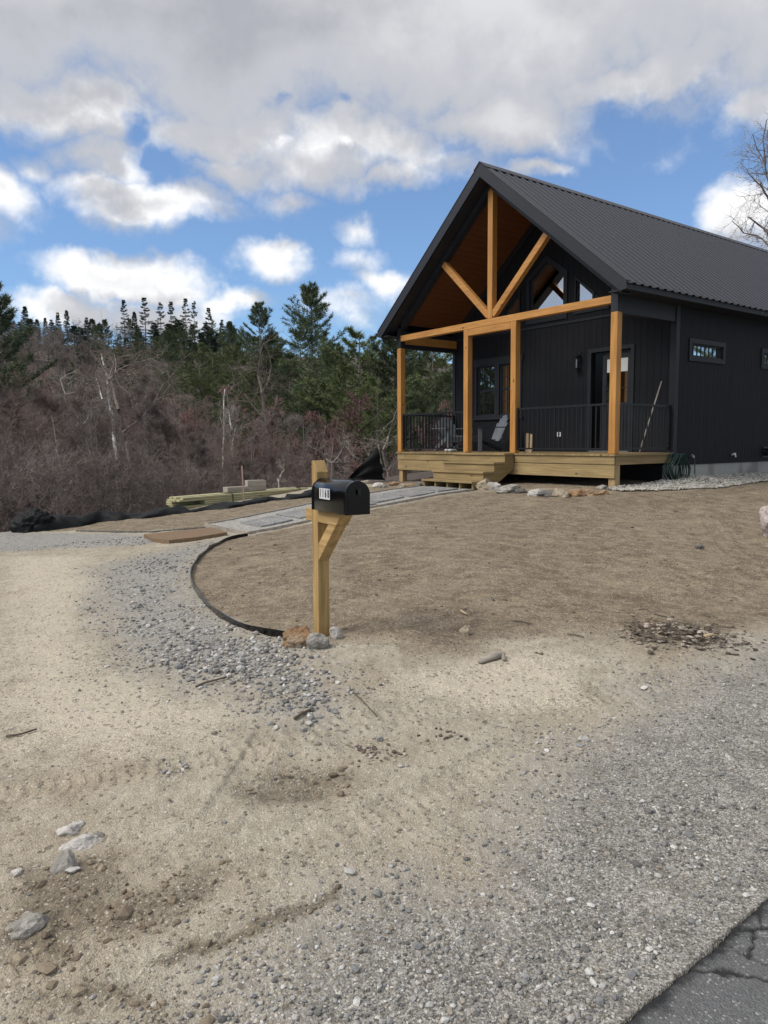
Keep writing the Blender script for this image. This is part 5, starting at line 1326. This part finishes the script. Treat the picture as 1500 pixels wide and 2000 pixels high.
# the trees that stand out
gp = 'tall white pines behind the cabin and the slope'
put(PN_[0], 18, 612, 62, 556, 'tallest dark pine with an open rounded crown, rising above the woods left of the cabin', 'pine tree', gp, rt, 1.15)
put(PN_[2], 18, 512, 66, 592, 'dark pine left of the tallest one, its pointed top clear against the sky', 'pine tree', gp, rt, 1.1)
put(PN_[2], 18, 2, 40, 548, 'dark pine cut by the left edge of the photo', 'pine tree', gp, rt, 1.0)
put(PN_[1], 18, 700, 44, 640, 'broad bright green pine just left of the porch roof', 'pine tree', gp, rt, 1.5)
put(PN_[0], 18, 772, 48, 650, 'dense green pine seen beside the left porch post', 'pine tree', gp, rt, 1.45)
put(PN_[1], 18, 842, 52, 660, 'dull green pine seen through the left porch opening', 'pine tree', gp, rt, 1.4)
put(PN_[0], 18, 655, 52, 668, 'green pine between the tallest pine and the broad bright one', 'pine tree', gp, rt, 1.35)
put(PN_[2], 18, 568, 56, 690, 'bluish green pine under the tallest pine', 'pine tree', gp, rt, 1.3)
put(PN_[1], 18, 470, 60, 668, 'mid green pine left of centre, above the red maple', 'pine tree', gp, rt, 1.3)
put(PN_[1], 18, 395, 64, 668, 'yellowish green pine in the middle of the woods', 'pine tree', gp, rt, 1.3)
put(PN_[0], 18, 335, 70, 645, 'mid green pine left of the yellowish one', 'pine tree', gp, rt, 1.2)
put(PN_[1], 18, 150, 58, 705, 'small yellowish green pine standing alone among bare trees on the left', 'pine tree', gp, rt, .8)
put(PN_[0], 18, 215, 92, 625, 'dark pine on the hillside below the ridge line at the left', 'pine tree', gp, rt, 1.1)
gp = 'thin tall firs on the ridge'
for i, (px, py, wd) in enumerate(((252, 590, .8), (292, 586, 1.0), (322, 594, .95), (343, 594, .8), (371, 588, .75), (387, 592, .75), (415, 606, .8), (272, 612, .9), (440, 628, .9), (62, 600, 1.0), (125, 612, .8), (142, 608, .8), (180, 622, .9), (100, 622, .8))):
    lbs = ['leftmost of the seven thin firs standing clear on the ridge', 'tallest thin fir on the ridge, second from the left of the clear seven', 'third of the seven thin firs on the ridge from the left', 'fourth of the seven thin firs on the ridge from the left', 'fifth of the seven thin firs on the ridge, close to its right neighbour', 'sixth of the seven thin firs on the ridge, close to its left neighbour', 'last of the seven thin firs on the ridge, shorter and alone on the right',
           'low dark fir tucked between the first two thin firs on the ridge', 'low fir on the ridge just right of the thin seven', 'bushy dark fir on the ridge near the left edge', 'small pointed fir on the far left ridge, left of a pair', 'small pointed fir on the far left ridge, right of a pair', 'short fir on the ridge between the left pair and the thin seven', 'lowest little fir on the far left ridge']
    put((PS_[i % 3] if i < 7 else SP_[i % 2]), 12 if i < 7 else 14, px, 118 + (i % 3) * 4, py, lbs[i], 'fir tree', gp, rt, wd)
gp = 'red budding maples at the wood edge'
for px, Y, py, wd, lb in ((375, 44, 745, 1.35, 'dusky red budding maple in the middle of the woods, left of the lumber'), (600, 36, 765, 1.3, 'reddish budding maple behind the mailbox'), (545, 40, 800, 1.2, 'crimson budding maple just left of the mailbox'), (862, 34, 755, .9, 'reddish bush-like maple seen through the left porch opening'), (690, 30, 850, 1.0, 'low reddish maple brush behind the standing black fabric'), (470, 32, 900, .9, 'low crimson maple brush right behind the plank stack'), (70, 62, 715, 1.1, 'faint reddish maple high on the left slope'), (325, 58, 750, 1.0, 'faint red maple left of the dusky red one')):
    put(BR_[int(px) % 2], 8, px, Y, py, lb, 'maple tree', gp, rt, wd)
# birches with white trunks, shaped after the photo
def path_tree(name, trunks, Y, bark, tw, label, cat, group, seed, twl=1.0):
    """limbs given as photo points at one distance, each with its own depth wander; twigs grown on them"""
    rnd = random.Random(seed); x0 = aty(trunks[0][0][0], Y); z0 = tz(x0, Y); root = empty(name, (x0, Y, z0), 0, label, cat, group); S = []; T = []
    def W3(p, dy): r = ray(*p[:2]); k = (Y + dy) / r.y; return Vector((r.x * k - x0, dy, CZ + r.z * k - z0))
    for ti, tr_ in enumerate(trunks):
        P = [W3(p, rnd.gauss(0, .25) * (0 if ti == 0 and i == 0 else 1)) for i, p in enumerate(tr_)]; R_ = [p[2] / FPX * Y / 2 for p in tr_]
        if ti == 0: P[0].z = -.3
        # subdivide with wobble
        for i in range(len(P) - 1):
            n = max(2, int((P[i + 1] - P[i]).length / .35)); prev = P[i]; prr = R_[i]
            for k in range(1, n + 1):
                q = P[i].lerp(P[i + 1], k / n) + (rv(rnd) * .03 if k < n else Vector()); rr = R_[i] + (R_[i + 1] - R_[i]) * k / n; S.append((*prev, *q, prr, rr)); prev, prr = q, rr
                for b in range(rnd.choice([1, 2, 2])):
                    d = (rv(rnd) + Vector((0, 0, .35))).normalized(); L = rnd.uniform(.35, 1.3) * twl; a = q.copy(); r_ = min(rr * .5, .016) + .003
                    for j in range(4):
                        d = (d + rv(rnd) * .25 + Vector((0, 0, .06))).normalized(); c = a + d * L / 4; T.append((*a, *c, r_ * (1 - j / 5), r_ * (1 - (j + 1) / 5)))
                        for m_ in range(3):
                            e = (d + rv(rnd) * .9).normalized(); l2 = L * rnd.uniform(.15, .4); f = c + e * l2; T.append((*c, *f, r_ * .45, .003))
                            e2 = (e + rv(rnd) * .8).normalized(); T.append((*f, *(f + e2 * l2 * .7), .004, .002))
                        a = c
    segs_mesh('trunk', S, 8, M[bark], root); segs_mesh('crown', T, 3, M[tw], root); return root
M['tw_pale'] = twigm('pale_twigs', (.25, .215, .19), (.38, .34, .31))
gp = 'pale-barked trees in front of the woods'
path_tree('birch_tree', [[(237, 1000, 8.5), (233, 960, 8), (228, 900, 7.5), (222, 850, 6.5), (219, 812, 6), (212, 770, 5), (205, 720, 3.5), (198, 690, 2.5)], [(219, 812, 4), (200, 780, 3), (188, 740, 2)], [(212, 770, 3), (224, 735, 2.4), (226, 700, 1.6)]], 26, 'birch', 'tw_pale', 'slender birch with a bright white trunk in front of the woods on the left', 'birch tree', gp, 31)
path_tree('bare_tree', [[(256, 1010, 11), (256, 960, 9.5), (253, 905, 8.5), (246, 860, 7.5), (232, 800, 6.5), (218, 745, 6), (200, 715, 4.5), (176, 685, 3)], [(240, 845, 6), (262, 828, 5.4), (290, 803, 5), (306, 782, 4.2), (318, 752, 3)], [(256, 960, 6), (284, 925, 4.5), (292, 880, 4), (288, 858, 3)], [(213, 742, 4), (232, 722, 3.2), (262, 710, 2.4), (300, 700, 1.5)], [(213, 742, 3.5), (222, 712, 2.5), (224, 690, 1.6)], [(306, 782, 3), (330, 770, 2), (345, 764, 1.3)], [(262, 828, 3), (262, 808, 2)]], 25, 'bark', 'tw_brown', 'dark crooked bare tree with wide spreading limbs just right of the white birch', 'bare tree', gp, 32, 1.2)
path_tree('bare_tree', [[(195, 1000, 7), (188, 930, 7), (176, 880, 6), (160, 830, 5), (146, 795, 4.2), (128, 770, 3), (118, 740, 2)], [(160, 830, 3.5), (158, 800, 2.5), (165, 770, 1.6)], [(188, 900, 3), (210, 885, 2.4), (240, 872, 1.5)]], 28, 'bark', 'tw_pale', 'leaning grey tree with a forked top left of the white birch', 'bare tree', gp, 33)
path_tree('bare_tree', [[(135, 1010, 7), (118, 950, 6.5), (98, 915, 5.5), (84, 890, 5), (74, 865, 3), (70, 840, 2)], [(98, 915, 3), (90, 900, 2.6), (60, 880, 1.6)]], 27, 'bark', 'tw_brown', 'low leaning dark tree near the left edge of the woods', 'bare tree', gp, 34, 1.2)
path_tree('birch_tree', [[(434, 960, 4.2), (436, 900, 4), (438, 850, 3.6), (437, 800, 2.4), (439, 760, 1.5)], [(438, 850, 2), (430, 815, 1.5)]], 30, 'birch', 'tw_pale', 'thin pale straight trunk left of the stake behind the plank stack', 'birch tree', gp, 35, .9)
path_tree('birch_tree', [[(461, 955, 4.2), (457, 910, 4.2), (453, 870, 3.6), (452, 840, 3), (447, 800, 2), (444, 770, 1.3)], [(453, 870, 2), (460, 835, 1.5)]], 30, 'birch', 'tw_pale', 'thin pale slightly bent trunk right above the stake behind the plank stack', 'birch tree', gp, 36, .9)
path_tree('bare_tree', [[(540, 960, 9), (530, 880, 8), (520, 820, 7), (512, 770, 6), (505, 735, 5), (508, 700, 3), (514, 672, 2)], [(520, 820, 4), (500, 800, 3), (478, 770, 1.8)], [(512, 770, 4), (524, 745, 3), (530, 715, 1.8)]], 40, 'bark', 'tw_brown', 'brown bare tree with a fine fan of branches in front of the centre pines', 'bare tree', gp, 37, 1.7)
path_tree('bare_tree', [[(640, 930, 8), (650, 905, 7), (636, 896, 6), (622, 880, 4), (600, 868, 2)], [(650, 905, 5), (668, 880, 3.5), (676, 860, 2)]], 26, 'bark', 'tw_pale', 'broken pale bare limbs sticking up right behind the mailbox', 'bare tree', gp, 38, .9)
path_tree('bare_tree', [[(770, 960, 8), (758, 920, 7), (748, 880, 6), (760, 850, 4), (768, 820, 2.5)], [(758, 920, 4), (775, 895, 3), (782, 870, 2)]], 25, 'bark', 'tw_pale', 'pale brushy tree just left of the left deck support', 'bare tree', gp, 39, .9)
path_tree('dead_sapling', [[(546, 962, 4), (545, 945, 4), (548, 930, 3), (556, 918, 1.6)], [(545, 945, 2.5), (541, 934, 1.5)]], 20, 'birch', 'tw_pale', 'small whitish dead sapling sticking up behind the right end of the plank stack', 'dead sapling', gp, 40, .25)
# tree behind the right end of the house
path_tree('bare_tree', [[(1590, 900, 22), (1575, 700, 16), (1545, 560, 9), (1520, 440, 5.5), (1506, 380, 4), (1494, 320, 3), (1490, 270, 2), (1497, 235, 2)], [(1545, 560, 7), (1500, 455, 5), (1483, 440, 3.5), (1462, 424, 2.2)], [(1530, 500, 6), (1500, 385, 4), (1488, 365, 3), (1468, 345, 2), (1458, 330, 1.3)], [(1575, 660, 7), (1530, 480, 4), (1500, 478, 3.4), (1478, 460, 2.6), (1452, 455, 2), (1430, 432, 1.2)], [(1506, 380, 4), (1512, 320, 3), (1510, 270, 2)], [(1494, 320, 2.5), (1478, 290, 1.7), (1470, 262, 1)]], 30, 'bark', 'tw_pale', 'bare tree reaching over the roof at the right edge of the photo', 'bare tree', None, 41, 1.1)
# the wood itself
n = 0; gp = 'bare trees filling the wooded slope'
rt = random.Random(4)
band = [(22, 34, 46), (34, 50, 52), (50, 75, 52), (75, 122, 140)]
SKX = [-200, 0, 120, 260, 330, 450, 640, 760, 900]; SKY_ = [[700, 700, 720, 740, 760, 815, 845, 860, 850], [670, 670, 690, 720, 755, 790, 805, 830, 830], [640, 640, 660, 700, 735, 765, 785, 810, 810], [618, 622, 632, 655, 665, 680, 700, 720, 720]]
DESC = ['nearest the yard', 'in the lower woods', 'halfway up the slope', 'high below the ridge']
for bi, (y0, y1, cnt) in enumerate(band):
    for i in range(cnt):
        px = -60 + (i + rt.random()) / cnt * 960; Y = rt.uniform(y0, y1); x = aty(px, Y)
        if crest_d(x, Y) < 4.0: Y += 6; x = aty(px, Y)
        if px > 640 and rt.random() < (.35 if bi < 3 else .8): continue
        p_ = BT_[rt.choice([0, 1, 2, 3, 4, 5, 6, 7, 7, 8, 8, 9, 9, 8] if bi < 3 else [0, 1, 2, 3, 4, 5])]; top = np.interp(px, SKX, SKY_[bi]) + (rt.uniform(-6, 75) if bi < 3 else rt.choice([rt.uniform(-2, 14), rt.uniform(0, 60), rt.uniform(30, 90)])); hh = topheight(top, Y, x)
        if hh < 2.2: continue
        H0 = HO_.get(p_.name) or hof(p_); HO_[p_.name] = H0; sc = min(hh / H0, 1.2)
        where = 'at the very left edge' if px < 40 else 'at the far left' if px < 130 else 'left of the white birch' if px < 215 else 'right of the white birch' if px < 340 else 'above the left half of the plank stack' if px < 470 else 'above the right half of the plank stack' if px < 600 else 'behind the mailbox' if px < 720 else 'left of the porch'
        place(p_, x, Y, rt.uniform(0, 6.28), sc, f'grey leafless tree {DESC[bi]}, {where}', 'bare tree', gp + ' ' + DESC[bi] + ' ' + where); n += 1
gp = 'bare trees along the ridge line'
for i in range(44):
    px = -50 + i * 13 + rt.uniform(-6, 6); Y = rt.uniform(120, 150); x = aty(px, Y); p_ = BT_[rt.randrange(6)]
    hh = topheight(np.interp(px, SKX, [612, 614, 622, 634, 640, 648, 660, 670, 670]) + rt.uniform(-4, 20), Y, x)
    if hh < 2: continue
    place(p_, x, Y, rt.uniform(0, 6.28), hh / hof(p_), 'far grey leafless tree on the ridge line ' + ('at the far left' if px < 150 else 'left of the thin firs' if px < 235 else 'among the thin firs' if px < 430 else 'left of the tallest pine'), 'bare tree', gp + (' far left' if px < 150 else ' left of the firs' if px < 235 else ' among the firs' if px < 430 else ' right of the firs')); n += 1
rf_ = random.Random(77)
for i in range(52):
    px = -45 + i * 10.2 + rf_.uniform(-7, 7); Y = rf_.uniform(98, 138); py = np.interp(px, [0, 150, 250, 450, 520], [622, 632, 622, 630, 640]) + rf_.choice([rf_.uniform(-4, 14), rf_.uniform(8, 50)])
    wh = 'at the far left' if px < 100 else 'left of the thin firs' if px < 240 else 'under the thin firs' if px < 420 else 'between the thin firs and the tall pines'
    put(SP_[i % 2] if i % 3 else PN_[i % 2], 14, px, Y, py, 'small dark evergreen in the ragged ridge line ' + wh, 'fir tree', 'evergreens filling the ridge line ' + wh, rf_, rf_.uniform(1.2, 1.9))
for i in range(16):
    px = rf_.uniform(240, 640); Y = rf_.uniform(62, 92); put(PN_[i % 3], 18, px, Y, rf_.uniform(655, 735), 'green pine on the middle slope ' + ('left of the thin pale trunks' if px < 430 else 'right of the thin pale trunks'), 'pine tree', 'pines on the middle slope ' + ('left' if px < 430 else 'right'), rf_, 1.35)
gp = 'leafless shrubs at the foot of the slope'
for i in range(30):
    px = -40 + i * 31 + rt.uniform(-9, 9); Y = rt.uniform(19.5, 24); x = aty(px, Y)
    while crest_d(x, Y) < 2.0: Y += .5; x = aty(px, Y)
    where = 'at the left edge' if px < 50 else 'behind the heap of black fabric' if px < 130 else 'behind the fallen fence under the white birch' if px < 250 else 'between the white birch and the plank stack' if px < 340 else 'behind the plank stack' if px < 600 else 'behind the mailbox' if px < 760 else 'behind the porch'
    hh = topheight(np.interp(px, [0, 300, 420, 560, 760, 900], [850, 880, 915, 925, 915, 900]) + rt.uniform(-25, 22), Y, x)
    if hh < .6: continue
    place(BS_[i % 3], x, Y, rt.uniform(0, 6.28), hh / hof(BS_[i % 3]), f'tangled leafless shrub {where}', 'shrub', gp + ' ' + where, name='bare_shrub')
gp = 'pines among the bare trees on the slope'
for i, (px, Y, py, k) in enumerate([(440, 80, 650, 1), (280, 95, 650, 0), (20, 75, 655, 2), (120, 100, 640, 0), (50, 98, 630, 2), (360, 90, 640, 0), (540, 75, 650, 0), (730, 62, 655, 1), (800, 66, 655, 0), (870, 66, 662, 1), (590, 84, 642, 2), (640, 70, 650, 1), (455, 96, 632, 0), (165, 105, 640, 2), (420, 70, 690, 1), (500, 54, 720, 1), (620, 46, 735, 0), (735, 40, 735, 1), (800, 42, 760, 0), (690, 38, 790, 1), (870, 44, 720, 0)]):
    put(PN_[k], 18, px, Y, py, f'green pine on the upper wooded slope, {["right of the ridge firs","at the far left"][px < 300]}' if px < 460 else f'green pine in the woods {"left of the porch" if px < 760 else "behind the porch opening"}, {"upper part" if py < 700 else "lower part"}', 'pine tree', gp + str(0 if px < 300 else 1 if px < 460 else (2 if px < 760 else 3) + 2 * (py > 700)), rt, 1.25)
gp = 'trees standing around the lot outside the view'
for i in range(110):
    az = R(-38 - i * .62) if i < 88 else R(46 + (i - 88) * 3.0); d_ = rt.uniform(28, 52)
    p_ = PN_[i % 3] if i % 3 else BT_[i % 6]
    place(p_, d_ * math.sin(az), d_ * math.cos(az), rt.uniform(0, 6.28), rt.uniform(.62, .78), 'tree standing around the lot outside the view', 'tree', gp)
print('trees', n)
